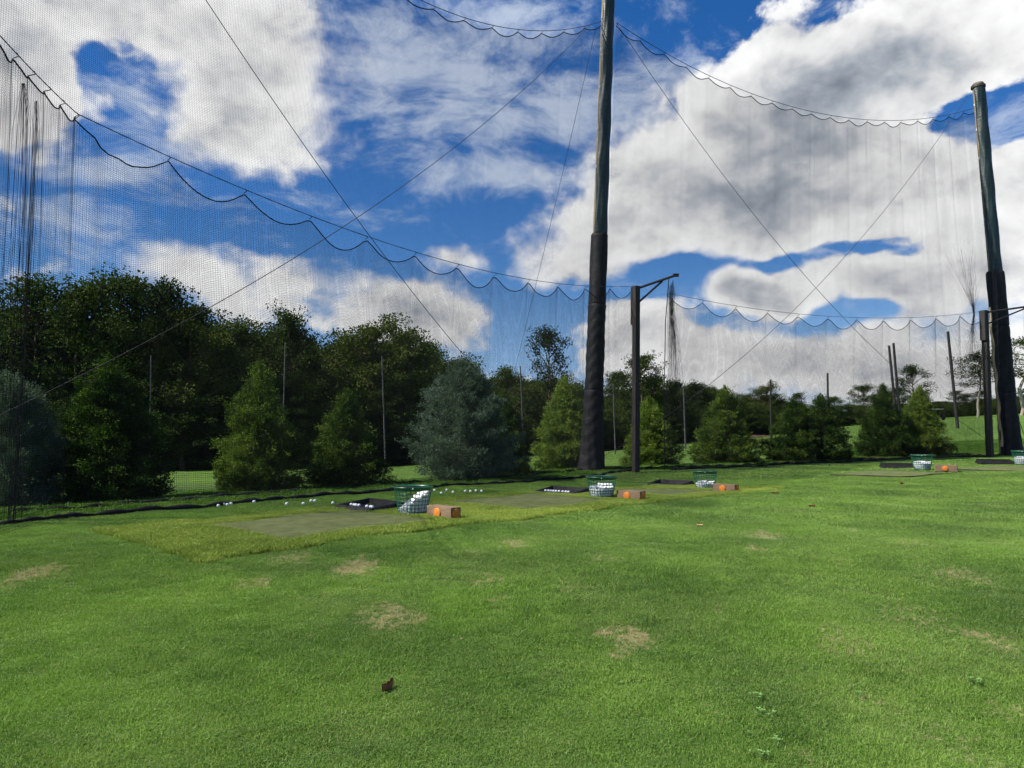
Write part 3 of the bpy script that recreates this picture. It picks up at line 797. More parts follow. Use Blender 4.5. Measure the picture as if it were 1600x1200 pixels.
# low nets
LA0 = (-5.12, 8.62); LA1 = (3.1, 19.0); LB0 = (4.05, 19.2); LB1 = (14.9, 23.4)
lowA, sA = panel('black ball net from left edge to first timber post, hung in deep scallops', LA0, LA1,
   (zc(122, 178, 8.62), zc(612, 386, 12.5), zc(990, 447, 19.0)), 0, 12, .27, .026, .030, bulge=.1, group='low ball nets hung in scallops', seg=(.055, .22), endfold=.9, tie=.045, w=.0023)
lowB, sB = panel('low black ball net between the two timber posts, hung in scallops', LB0, LB1,
   (zc(1056, 458, 19.2), zc(1300, 497, 21.5), zc(1534, 486, 23.4)), 0, 11, .28, .028, .040, bulge=.1, group='low ball nets hung in scallops', seg=(.07, .25), tie=.05, w=.0030)
lowC, sC = panel('low black ball net cut off by the left edge of the photo', (-4.45, 5.2), (-5.12, 8.60),
   (zc(122, 178, 8.62) + .02, zc(122, 178, 8.62) - .06, zc(122, 178, 8.62)), 0, 9, .10, .028, .035, hem=False, group='low ball nets hung in scallops', seg=(.07, .25), tie=.045)
P = []; hp_ = [(-5.12, 8.62), (-5.4, 7.9), (-5.9, 7.0), (-6.8, 5.8)]
for k in range(31):
    u = k / 10; i_ = min(2, int(u)); f_ = u - i_; x_ = hp_[i_][0] * (1 - f_) + hp_[i_ + 1][0] * f_; y_ = hp_[i_][1] * (1 - f_) + hp_[i_ + 1][1] * f_
    P.append((x_ + .02 * math.sin(k), y_, h1(x_, y_) + .022))
MB().tube(P, [.032 + .012 * math.sin(k * 1.7) for k in range(31)], 7).build('bunched_hem', M['cord'], lowC)
lowD, sD = panel('low black ball net right of the second timber post at the right edge', (16.2, 23.5), (24, 26.4),
   (zc(1600, 478, 23.5) , zc(1600, 478, 23.5) + .05, zc(1600, 478, 23.5) + .1), 0, 7, .12, .032, .035, group='low ball nets hung in scallops', seg=(.12, .4), tie=.05)
# high nets between the tall poles
f1 = Vector((2.02, 19.2, 0)); f1.z = h1(f1.x, f1.y) - .02
t1 = at(950, -14, 19.5)
f2 = Vector((16.15, 24.3, 0)); f2.z = h1(16.15, 24.3) - .02
t2_ = at(1528, 131, 25.2)
LN1 = ((t1.x - f1.x), (t1.y - f1.y)); LN2 = ((t2_.x - f2.x), (t2_.y - f2.y))
P0 = (-7.4, 7.4); P1 = (2.05, 19.1); P2 = (16.0, 24.2); P3 = (30, 29.3)
hiA, sHA = panel('tall fine ball net left of the central pole, reaching out of the photo', (-7.2, 7.75), (1.9, 19.25),
   (zc(941, 26, 19) - .2, zc(720, -8, 15.0) - .55, zc(941, 22, 19.25)), 0, 17, .13, .026, .02, bulge=.12, group='tall ball nets between the high poles', seg=(.35, .5), tie=.05, w=.0024, rope_r=.011, cab_r=.008, lean=((0, 0), LN1))
hiB, sHB = panel('tall fine ball net between the central pole and the right pole', (2.25, 19.3), (16.25, 24.45),
   (zc(966, 26, 19.3), zc(1210, 146, 21.6) - .25, zc(1514, 147, 24.4)), 0, 19, .15, .027, .03, bulge=.15, group='tall ball nets between the high poles', seg=(.2, .5), tie=.05, w=.0028, rope_r=.011, cab_r=.008, lean=(LN1, LN2))

# gathered ends of net: hanging bundles of cords
def bundle(label, prof, base, n=70, r=.0022, ragged=False):
    """prof: list of (z, half spread, centre shift x); cords end at different heights when ragged"""
    t = thing('net_bundle', label, 'net', (0, 0, 0), 0, 'gathered net ends')
    m = MB()
    for k in range(n):
        q = rnd.gauss(0, .5); q2 = rnd.gauss(0, .3)
        P = [(base[0] + cx + sp * q + rnd.gauss(0, .15) * sp, base[1] + .6 * sp * q2, z) for (z, sp, cx) in prof]
        if ragged:
            a = rnd.random() ** 1.4; b = rnd.random() ** 1.2
            P[0] = tuple(Vector(P[1]).lerp(Vector(P[0]), a)); P[-1] = tuple(Vector(P[-2]).lerp(Vector(P[-1]), b))
        m.tube(P, r, 3, caps=False)
    m.build('gathered_cords', M['cord'], t, kind='stuff')
tip = at(1052, 436, 19.1)
bundle('dark gathered net end hanging from the arm of the first timber post', [(tip.z, .01, 0), (tip.z - .30, .10, -.04), (tip.z - .75, .07, -.05), (tip.z - 1.5, .12, -.01), (tip.z - 3.6, .34, .02)], (tip.x, 19.1), 100, .0015, True)
pz = zc(1524, 492, 24.0)
pb = at(1522, 492, 23.9)
bundle('dark pinched tuft of net tied beside the right tall pole', [(pz + 2.3, 1.0, -.22), (pz + .75, .26, -.10), (pz + .25, .06, -.02), (pz, .03, 0), (pz - .5, .09, -.07), (pz - 2.2, .55, -.1)], (pb.x, 23.9), 80, .0012, True)
q = at(56, 158, 8.38)
bundle('dark vertical net seam hanging at the far left of the photo', [(q.z, .02, 0), (q.z - .4, .05, .01), (q.z - 1.5, .05, .0), (q.z - 3, .05, -.03), (h1(q.x, 8.38) + .02, .07, -.06)], (q.x, 8.38), 12, .0022)
q = at(36, 130, 8.0)
bundle('thin dark net fold hanging left of the leftmost seam', [(q.z, .02, 0), (q.z - .5, .12, .01), (q.z - 1.5, .14, .0), (q.z - 3, .15, -.02), (h1(q.x, 8.0) + .02, .18, -.03)], (q.x, 8.0), 14, .0020)

# cross cables
def cable(label, a, b, sag, r=.0065, n=36):
    a, b = Vector(a), Vector(b)
    P = [a.lerp(b, k / n) - Vector((0, 0, sag * 4 * (k / n) * (1 - k / n))) for k in range(n + 1)]
    o = MB().tube(P, r, 5).build('cross_cable', M['cable']); o['label'] = label; o['category'] = 'cable'; o['group'] = 'cross cables between the poles'
    return o
top1 = at(948, 30, 19.2); b1 = spot(925, 737); top2 = at(1524, 150, 24.3)
cable('cable falling from central pole top towards the foot of the right pole', at(962, 34, 19.5), (15.9, 24.6, h1(15.9, 24.6) + .3), 1.35)
cable('cable falling from right pole top towards the foot of the central pole', at(1512, 150, 24.5), (2.3, 19.6, h1(2.3, 19.6) + .3), 1.25)
cable('cable falling from central pole top down to the left behind the net', at(936, 24, 19.5), (-7.4, 8.0, .3), 1.0)
cable('cable coming from the top left edge down towards the central pole foot', (-7.2, 7.9, at(941, 26, 19).z + .1), (1.7, 19.5, -.1), 1.15)
cable('thin steep guy wire left of the central pole', at(932, 40, 19.5), (-1.0, 30.0, h1(-1, 30)), .35, .006)

# ------------------------------------------------------------------ tall poles
def tall_pole(label, foot, top, padh, r0, r1, padr, flare, teal_side):
    f, tp = Vector(foot), Vector(top); t = thing('net_pole', label, 'pole', f, 0, 'tall wooden poles in padding')
    ax = tp - f; L = ax.length
    def line(s): return ax * s
    n = 40
    MB().tube([line(k / n) for k in range(n + 1)], [r0 + (r1 - r0) * k / n for k in range(n + 1)], 20).build('wooden_pole', M['polewood'], t)
    # dark green vinyl wrapped round three quarters of the upper pole
    s0, s1 = padh / L, .985
    va = math.atan2(-f.y, -f.x)
    V = []; F = []; m = 60; w = 28; a0, a1 = va - teal_side, va + R(120)
    for i in range(m + 1):
        s = s0 + (s1 - s0) * i / m; rr = (r0 + (r1 - r0) * s) + .028
        for j in range(w + 1):
            a = a0 + (a1 - a0) * j / w + .05 * math.sin(i * .35)
            q = rr + .010 * math.sin(i * .45 + j * .35) + .0025 * rnd.uniform(-1, 1) + .006 * math.sin(j * .9 - i * .33) * math.sin(i * .21)
            if j in (0, w): q = (r0 + (r1 - r0) * s) + .003
            V.append(line(s) + Vector((math.cos(a) * q, math.sin(a) * q, 0)))
    for i in range(m):
        for j in range(w): k = i * (w + 1) + j; F.append((k, k + 1, k + w + 2, k + w + 1))
    put('green_wrap', mesh_np('green_wrap', [tuple(v) for v in V], F, M['padgreen'], True), t)
    # black pad on the lower part, in three stacked sleeves, creased and flaring at the foot
    cuts = [0, .34, .70, 1.0]
    for c in range(3):
        V = []; F = []; m = 40; w = 48
        for i in range(m + 1):
            h = padh * (cuts[c] + (cuts[c + 1] - cuts[c]) * i / m); s = h / L
            fl = flare * math.exp(-h / .75)
            for j in range(w):
                a = 2 * math.pi * j / w
                cr = .011 * math.sin(3 * a + h * 2.2) * math.sin(h * 3.1 + a) + .006 * math.sin(h * 19 + 3 * math.sin(a * 2 + c)) * (1 if c < 2 else .25)
                cr += .014 * math.exp(-h / .9) * math.sin(a * 9 + h * 3)
                q = padr + .02 * (1 - h / padh) + fl + cr + .006 * (2 - c)
                if i == m: q -= .03
                V.append(line(s) + Vector((math.cos(a) * q, math.sin(a) * q, 0)))
        for i in range(m):
            for j in range(w): k = i * w + j; k2 = i * w + (j + 1) % w; F.append((k, k2, k2 + w, k + w))
        put('black_pad', mesh_np('black_pad', [tuple(v) for v in V], F, M['pad'], True), t)
    MB().lathe([(r1 + .05, -.05), (r1 + .05, .03), (0, .03)], line(.992), 20).build('pole_collar', M['timber_dark'], t)
    for s in (.62, .70, .79, .87, .94):
        rr = (r0 + (r1 - r0) * s); a = a0 - .18
        MB().box(line(s) + Vector((math.cos(a) * rr, math.sin(a) * rr, 0)), (.03, .03, .07)).build('staple_plate', M['rivet'], t)
    return t
f1 = Vector((2.02, 19.2, 0)); f1.z = h1(f1.x, f1.y) - .02
t1 = at(950, -14, 19.5)
pole1 = tall_pole('tall central pole wrapped in black padding with flared foot', f1, t1, at(936, 364, 19.3).z - f1.z, .19, .155, .222, .10, R(48))
f2 = Vector((16.15, 24.3, 0)); f2.z = h1(16.15, 24.3) - .02
t2_ = at(1528, 131, 25.2)
pole2 = tall_pole('tall right pole leaning left, wooden top and black padded foot', f2, t2_, at(1553, 422, 24.6).z - f2.z, .20, .175, .262, .05, R(48))
# frayed rope hanging down the left side of the right pole
m = MB(); pts = []
for k in range(30):
    u = k / 29; q = at(1546 + 20 * u + 1.2 * math.sin(k), 480 + 218 * u, 23.9); pts.append(q)
m.tube(pts, [.035 + .012 * rnd.random() for _ in pts], 6); o = m.build('hanging_rope', M['polewood']); o['label'] = 'frayed tan rope hanging along the left side of the right pole'; o['category'] = 'rope'

# ------------------------------------------------------------------ timber net posts with arm
def timber_post(label, foot, top, arm_end, w=.20):
    f, tp = Vector(foot), Vector(top); t = thing('timber_post', label, 'post', f, 0, 'square timber net posts')
    ax = tp - f; Mx = ax.to_track_quat('Z', 'Y').to_matrix() @ Matrix.Rotation(R(28), 3, 'Z')
    MB().box(ax * .5, (w * .72, w * .72, ax.length), Mx).build('post', M['timber'], t, bevel=.008)
    d = Mx @ Vector((w * .36 + .031, 0, 0))
    MB().box(ax * .895 + d, (.06, w * .74, ax.length * .205), Mx).build('side_plank', M['timber'], t, bevel=.005)
    a = Vector(arm_end) - f; s = ax * .985
    MB().tube([s, s.lerp(a, .88), a], .034, 6, smooth=False).build('arm', M['timber_dark'], t)
    MB().tube([ax * .90, s.lerp(a, .66) - Vector((0, 0, .03))], .026, 6, smooth=False).build('brace', M['timber_dark'], t)
    MB().box(a, (.14, .08, .07), None).build('arm_bracket', M['timber_dark'], t)
    return t
fp = spot(993.5, 738.5); print('post1', fp)
timber_post('first square timber post, right of the central pole, arm pointing right', fp, at(994, 447, fp.y + .0), at(1056, 430, fp.y))
fq = Vector((14.85, 23.4, h1(14.85, 23.4))); 
timber_post('second square timber post in front of the right pole, arm reaching right', at(1547, 721, 23.4) if False else Vector((at(1547, 721, 23.3).x, 23.3, h1(at(1547, 721, 23.3).x, 23.3))), at(1538, 485, 23.3), at(1640, 474, 23.6), .23)
# drop cord beside the first post
cx_ = MB().tube([at(1045, 436, 19.3), at(1040, 500, 19.3), at(1038, 600, 19.3), at(1038, 735, 19.3)], .011, 5).build('drop_cord', M['cord']); cx_['label'] = 'dark cord hanging from the arm of the first timber post'; cx_['category'] = 'rope'
gl = MB().tube([at(1588, 645, 24.5), at(1604, 690, 24.0), at(1620, 735, 23.6)], .012, 5).build('guy_rope', M['basket']); gl['label'] = 'green rope slanting to the ground right of the right pole'; gl['category'] = 'rope'

# ------------------------------------------------------------------ small conifers in a row behind the nets
def rand_unit(n):
    v = rng.normal(size=(n, 3)); return v / np.linalg.norm(v, axis=1, keepdims=True)
def leaf_quads(P, D, L, W, up=None):
    """diamond leaves at P along D"""
    n = len(P); r = rand_unit(n); S = np.cross(D, r); S /= np.linalg.norm(S, axis=1, keepdims=True) + 1e-9
    L = L[:, None]; W = W[:, None]
    V = np.stack([P, P + D * L * .45 + S * W, P + D * L, P + D * L * .45 - S * W], 1).reshape(-1, 3)
    F = np.arange(n * 4).reshape(n, 4); return V, F
def conifer_mesh(name, seed, Hh, Rr, m, blue=False, nb=300, per=70, double=None, spiky=.25):
    global rng
    keep = rng; rng = np.random.default_rng(seed)
    P = []; D = []
    stems = double or [(0, 0, 1.0)]
    for (sx, sy, hs) in stems:
        ts = rng.random(nb) ** 1.3
        for b in range(nb):
            t = ts[b]; az = rng.random() * 6.283
            prof = (1 - t) ** .86 * (.74 + .26 * min(1, t / .14)) * 1.02 if not blue else (1 - t) ** .55 * (.8 + .2 * min(1, t / .2))
            Lb = Rr * hs * prof * (rng.normal(1, .11)) * (1 + .14 * math.sin(az * 3 + seed + t * 5))
            Lb = max(Lb, .05) + (rng.random() < .10) * spiky * rng.random() * .4
            z0 = Hh * hs * (t * .985 + .012); rise = (.25 + .65 * t if not blue else .45 + .5 * t)
            ax = np.array([math.cos(az), math.sin(az), 0.])
            k = max(10, int(per * (Lb / Rr) ** .8))
            u = 1 - rng.random(k) ** 1.6 * .85          # mostly outer part
            spread = .085 * Rr * (1.15 - u) + .030
            lat = rng.normal(size=(k, 3)) * spread[:, None] * np.array([1, 1, .75])
            q = np.array([sx, sy, z0])[None] + ax[None] * (Lb * u)[:, None] + np.array([0, 0, 1.])[None] * (Lb * rise * (u ** 1.5) * .6 - .10 * Lb * u)[:, None] + lat
            q[:, 2] = np.maximum(q[:, 2], .03)
            d = ax[None] * .8 + np.array([0, 0, .35 + .5 * t + (.25 if blue else 0)])[None] + rng.normal(size=(k, 3)) * (.42 if not blue else .36)
            P.append(q); D.append(d / np.linalg.norm(d, axis=1, keepdims=True))
        # leader shoots at the top
        k = 90; zz = rng.random(k); q = np.stack([sx + rng.normal(size=k) * .02 * (1.3 - zz), sy + rng.normal(size=k) * .02, Hh * hs * (.93 + .12 * zz)], 1)
        P.append(q); d = rng.normal(size=(k, 3)) * .5 + np.array([0, 0, 1.]); D.append(d / np.linalg.norm(d, axis=1, keepdims=True))
    P = np.concatenate(P); D = np.concatenate(D); n = len(P)
    # every point carries a little fan of leaflets
    V, F = [], []; o = 0
    for k in range(5):
        dd = D + rng.normal(size=D.shape) * .38; dd /= np.linalg.norm(dd, axis=1, keepdims=True)
        v, f = leaf_quads(P + rng.normal(size=P.shape) * .022, dd, rng.uniform(.026, .062, n) * (1 if not blue else 1.1), rng.uniform(.005, .011, n) * (1 if not blue else .7))
        V.append(v); F.append(f + o); o += len(v)
    rng = keep
    return mesh_np(name, np.concatenate(V), np.concatenate(F), m, False)
def limbs_mesh(name, seed, Hh, Rr, double=None):
    r = random.Random(seed); m = MB()
    for (sx, sy, hs) in (double or [(0, 0, 1.)]):
        m.tube([(sx, sy, -.1), (sx + .01, sy, Hh * hs * .5), (sx, sy, Hh * hs * .97)], [.045, .03, .006], 6)
        for k in range(40):
            t = r.random() * .9; a = r.random() * 6.28; L = Rr * hs * (1 - t) ** .7 * .7; z = Hh * hs * t + .02
            m.tube([(sx, sy, z), (sx + math.cos(a) * L, sy + math.sin(a) * L, z + L * .35)], [.010, .003], 3, caps=False)
    return m.mesh(name, M['bark'])
CM = {}
def conifer(px, Y, top_py, halfw_px, variant, label, blue=False, double=None, rz=None, cat='conifer'):
    x = (px - 800) / FPX * Y; z = h1(x, Y) - .02
    hh = at(px, top_py, Y).z - z; rr = halfw_px / FPX * Y
    key = variant
    if key not in CM:
        CM[key] = (conifer_mesh('conifer_crown', hash(variant) % 9973 if False else sum(map(ord, variant)), 2.2, .85 if not blue else 1.0, M['folblue'] if blue else M['fol'], blue, double=double, nb=300 if not double else 200, per=84 if not blue else 100),
                   limbs_mesh('conifer_trunk', 3 + len(CM), 2.2, .8, double), .85 if not blue else 1.0)
    cm, tm, r0 = CM[key]
    t = thing('conifer_tree', label, cat, (x, Y, z), rnd.random() * 6.28 if rz is None else rz, 'young conifers planted behind the nets')
    t.scale = (rr / r0, rr / r0, hh / 2.2 / 1.03)
    put('crown', cm, t); put('trunk', tm, t)
    return t
conifer(8, 10.6, 585, 88, 'bluea', 'blue grey young cedar cut off by the left edge', blue=True)
conifer(168, 11.6, 560, 104, 'ga', 'big dark green young conifer at far left behind the net')
conifer(405, 12.9, 568, 72, 'gb', 'pointed young conifer, second green one from the left')
conifer(542, 14.0, 612, 64, 'gc', 'small young conifer left of the blue grey cedar')
conifer(722, 16.3, 566, 84, 'blueb', 'large blue grey cedar with wispy shoots, left of the central pole', blue=True)
conifer(788, 18.2, 612, 46, 'gb', 'slim green young conifer tucked behind the blue grey cedar')
conifer(882, 20.2, 592, 52, 'gc', 'young conifer standing just left behind the central padded pole')
conifer(1014, 21.5, 622, 48, 'ga', 'bright green young conifer behind the first timber post')
conifer(1133, 22.5, 606, 52, 'gd', 'young conifer standing alone between timber post and double conifer')
dbl = [(-.42, 0, .92), (.30, .1, 1.0)]
conifer(1266, 22.8, 618, 54, 'dbl', 'broad double topped young conifer, right of the lone one', double=dbl, rz=0)
conifer(1380, 24.2, 602, 40, 'gb', 'left one of two touching young conifers near the right pole')
conifer(1438, 24.6, 606, 42, 'gc', 'right one of two touching young conifers near the right pole')

# mulch bed under the conifers at the right
V = []; n = 60; 
a_, b_ = np.array([7.0, 21.3]), np.array([17.5, 25.6])
for k in range(n + 1):
    c = a_ + (b_ - a_) * k / n; nn = np.array([-.38, .925])
    for w in (-.55 + .12 * math.sin(k * 1.3), 0, .9 + .2 * math.sin(k * .9)):
        q = c + nn * w; V.append((q[0], q[1], h1(q[0], q[1]) + .03))
F = [(k * 3 + j, (k + 1) * 3 + j, (k + 1) * 3 + j + 1, k * 3 + j + 1) for k in range(n) for j in range(2)]
put('mulch_bed', mesh_np('mulch_bed', V, F, M['mulch'], True), kind='structure')

# ------------------------------------------------------------------ forest
def tree_meshes(name, seed, Hh, Cr, lm, bark, kind='broad'):
    """trunk + limbs mesh and a crown of leaf clumps"""
    r = np.random.default_rng(seed); m = MB(); pr = random.Random(seed)
    clumps = []
    def limb(p, d, L, rad, lvl):
        p = Vector(p); d = Vector(d).normalized(); P = [p]; n = 4
        for k in range(n):
            d = (d + Vector((pr.gauss(0, .16), pr.gauss(0, .16), pr.gauss(.05, .10)))).normalized(); P.append(P[-1] + d * L / n)
        m.tube(P, [rad * (1 - .7 * k / n) for k in range(n + 1)], 5 if lvl else 8, caps=False)
        if lvl >= 2 or L < .9: clumps.append((P[-1], .10 * Hh * pr.uniform(.5, 1.0))); clumps.append((P[2], .08 * Hh * pr.uniform(.4, .9))); return
        for k in range(4 if lvl == 0 else 3):
            i = pr.randint(1, n); a = pr.random() * 6.28
            dd = (d * .6 + Vector((math.cos(a), math.sin(a), pr.uniform(-.1, .5)))).normalized()
            limb(P[i], dd, L * pr.uniform(.45, .7), rad * .45, lvl + 1)
        clumps.append((P[-1], .09 * Hh * pr.uniform(.6, 1.0)))
    th = Hh
    T = [Vector((0, 0, -.4))]; d = Vector((pr.gauss(0, .03), pr.gauss(0, .03), 1))
    for k in range(8): T.append(T[-1] + Vector((pr.gauss(0, .01 * Hh), pr.gauss(0, .01 * Hh), (Hh * .93 + .4) / 8)))
    m.tube(T, [Hh * .018 * (1 - .85 * k / 8) for k in range(9)], 8, caps=False)
    if kind == 'broad': lo, nl = .12, 26
    elif kind == 'bare': lo, nl = .40, 15
    else: lo, nl = .50, 18
    for k in range(nl):
        u = lo + (1 - lo) * (k + pr.random()) / nl; z = Hh * u * .93; i = min(7, int(u * 8)); a = k * 2.4 + pr.random()
        prof = math.sin(math.pi * min(1, (u - lo) / (1 - lo) * .80 + .16)) ** .7
        if kind == 'pine': prof = math.sin(math.pi * min(1, (u - lo) / (1 - lo) * .75 + .22))
        L = Cr * prof * pr.uniform(.7, 1.15)
        limb(T[i].lerp(T[i + 1], u * 8 - i), (math.cos(a), math.sin(a), .25 + .6 * u if kind != 'pine' else .08), L, Hh * .007, 1 if kind != 'broad' else 1)
    clumps.append((T[-1], .09 * Hh))
    Ps = []; Ds = []
    for (c, rad) in clumps:
        k = int((80 if kind == 'broad' else 56) * (rad / (.08 * Hh)) ** 1.3) + 12
        v = r.normal(size=(k, 3)); v /= np.linalg.norm(v, axis=1, keepdims=True)
        rr = r.random(k) ** .45 * rad
        q = np.array(c[:])[None] + v * rr[:, None] * np.array([1, 1, np.float64(.62 if kind != 'pine' else .5)])
        Ps.append(q); dd = v + r.normal(size=(k, 3)) * .7 + np.array([0, 0, .1]); Ds.append(dd / np.linalg.norm(dd, axis=1, keepdims=True))
    P = np.concatenate(Ps); D = np.concatenate(Ds); n = len(P); global rng
    L = r.uniform(.010, .022, n) * Hh; W = L * r.uniform(.25, .42, n)
    V, F = leaf_quads(P, D, L, W)
    print(name, kind, 'leaves', n)
    return m.mesh(name + '_trunk', bark), mesh_np(name + '_crown', V, F, lm, False)
TM = []
for k in range(5): TM.append(tree_meshes('broad', 40 + k, 12, 3.6 + .3 * (k % 3), M['leaf_a'] if k % 2 == 0 else M['leaf_b'], M['bark']))
TBARE = [tree_meshes('open', 70 + k, 12, 2.7, M['leaf_a'], M['bark'], 'bare') for k in range(2)]
TPINE = [tree_meshes('pine', 80 + k, 12, 3.3, M['leaf_c'], M['bark_pale'], 'pine') for k in range(2)]
def tree(px, Y, top_py, mset, label, group=None, name='forest_tree', wide=1.0, cat='tree', fill=False):
    x = (px - 800) / FPX * Y; z = h1(x, Y) - .1; hh = at(px, top_py, Y).z - z
    t = thing(name, label, cat, (x, Y, z), rnd.random() * 6.28, group)
    s = hh / 12.8; wide = wide * max(1, 11 / max(hh, 4)) if fill else wide; t.scale = (s * wide, s * wide, s)
    put('crown', mset[1], t); put('trunk', mset[0], t); return t
def yf(px): return float(np.interp((px - 800) / FPX, UU, YF))
TOPS = [(-250, 430), (-120, 440), (0, 478), (60, 462), (110, 470), (180, 472), (240, 470), (290, 468), (330, 496), (385, 492), (430, 500), (500, 522), (560, 505), (610, 508), (660, 535), (710, 560), (760, 566),
        (810, 572), (900, 576), (960, 588), (1060, 590), (1130, 592), (1200, 606), (1260, 618), (1320, 628), (1360, 612), (1420, 612), (1500, 614), (1600, 605), (1800, 600)]
tx = [a for a, b in TOPS]; ty = [b for a, b in TOPS]
lab = 'leafy dark green tree in the forest edge behind the nets'
def zone(px):
    for lim, l in ((0, 'beyond the left edge'), (120, 'above the cut off blue cedar'), (290, 'above the big leftmost conifer'), (480, 'above the second young conifer'), (640, 'above the small third conifer'), (800, 'above the blue grey cedar'),
                   (960, 'beside the central pole'), (1100, 'behind the first timber post'), (1230, 'above the lone young conifer'), (1350, 'above the double conifer'), (1500, 'above the two touching conifers'), (1600, 'behind the right pole')):
        if px < lim: return l, 0
    return 'beyond the right edge', 0
px = -230.
row1 = []
while px < 1780:
    Y = yf(px) + rnd.uniform(-1.5, 4)
    wpx = 3.3 * FPX / Y
    tp = float(np.interp(px, tx, ty)) + rnd.choice([rnd.uniform(-18, 10), rnd.uniform(10, 60)]) * (.6 if px > 1000 else 1)
    l, gq = zone(px); tree(px, Y, tp, TBARE[rnd.randrange(2)] if rnd.random() < .48 else TM[rnd.randrange(5)], 'leafy dark green tree of the forest edge ' + l, 'forest edge trees ' + l, wide=rnd.uniform(.9, 1.2), fill=True); px += wpx * rnd.uniform(.7, 1.1)
for off, lift in ((9, 0), (19, 4)):
    px = -240.
    while px < 1800:
        Y = yf(px) + off + rnd.uniform(-2, 3); wpx = 4.2 * FPX / Y
        tp = float(np.interp(px, tx, ty)) + rnd.uniform(14, 56) * (.5 if px > 1000 else 1) + lift
        l, gq = zone(px); tree(px, Y, tp, TM[rnd.randrange(5)], 'leafy tree deeper in the dark forest ' + l, 'deeper forest trees ' + l, wide=1.15, fill=True); px += wpx * rnd.uniform(.8, 1.2)
# named trees that stand out
for (px, tp, ms, dy, l, w) in [
  (160, 420, TBARE[1], -2, 'feathery tree top left of the tallest open crowned tree', 1.0),
  (110, 428, TBARE[0], -2, 'feathery tree between the left edge tree and the tall ones', 1.0),
  (245, 424, TBARE[1], -1, 'feathery tree top just right of the tallest open crowned tree', 1.0),
  (385, 490, TBARE[1], -2, 'feathery tree standing above the second young conifer', 1.0),
  (205, 412, TBARE[0], -1, 'tall tree with thin open crown rising at the left above the forest', 1.1),
  (62, 418, TBARE[1], -1, 'tall open crowned tree near the left edge above the forest', 1.1),
  (290, 462, TM[1], -2, 'rounded tree standing proud of the forest left of the sky gap', 1.0),
  (452, 470, TBARE[0], -1, 'lanky tree topping the forest above the second young conifer', .8),
  (575, 494, TM[3], -2, 'full rounded tree top just left of the blue grey cedar', 1.2),
  (640, 510, TM[4], -1, 'full leafy tree behind the blue grey cedar, right of the rounded one', 1.2),
  (850, 500, TBARE[1], 0, 'tall lone tree with tufted crown left of the central pole', .75),
  (1000, 546, TBARE[0], 4, 'broad open crowned tree seen behind the first timber post', 1.3)]:
    tree(px, yf(px) + dy, tp, ms, l, wide=w)
for (px, tp, ms, dy, l, w) in [
  (1428, 566, TBARE[1], -12, 'domed lone tree rising above the two touching conifers', 1.3),
  (1527, 538, TPINE[1], -30, 'pine with pale trunk left of the second timber post', 1.2),
  (1596, 516, TPINE[0], -30, 'pine cut off by the right edge behind the right pole', 1.5),
  (1350, 600, TM[2], -6, 'small bushy tree left of the domed lone tree', 1.3)]:
    tree(px, yf(px) + dy, tp, ms, l, name='pine_tree', wide=w)
# undergrowth closing the foot of the forest
ug = bpy.data.objects.new('undergrowth_bush', tree_meshes('bush', 91, 4, 2.6, M['leaf_a'], M['bark'])[1])
P = []; S = []
for k in range(900):
    u = rnd.uniform(-.95, .95); Y = float(np.interp(u, UU, YF)) + rnd.uniform(-2.5, 16); x = u * Y
    P.append((x, Y, h1(x, Y) - .5)); px = 800 + u * FPX; s = rnd.uniform(.3, .55) * max(2.5, at(px, float(np.interp(px, tx, ty)), Y).z - h1(x, Y)) / 4.2; S.append((s * 1.6, s * 1.6, s))
scatter('undergrowth', P, rng.random(len(P)) * 6.28, S, np.zeros(len(P)), [ug], label='dark undergrowth at the foot of the forest')
# distant wooded mass that closes the gaps
fs = [bpy.data.objects.new('distant_tree', TM[k][1]) for k in range(3)]
P = []; S = []
for k in range(520):
    u = rnd.uniform(-1.1, 1.1); Y = float(np.interp(u, UU, YF)) + rnd.uniform(24, 60); x = u * Y
    P.append((x, Y, h1(x, Y) - .5)); px = 800 + u * FPX; hh = at(px, float(np.interp(px, tx, ty)) + rnd.uniform(8, 40), Y).z - h1(x, Y)
    s = hh / 13; w_ = 1.2 * max(1, 12 / max(hh, 4)); S.append((s * w_, s * w_, s))
scatter('forest', P, rng.random(len(P)) * 6.28, S, rng.integers(0, 3, len(P)), fs, label='distant dark wooded mass behind the range')

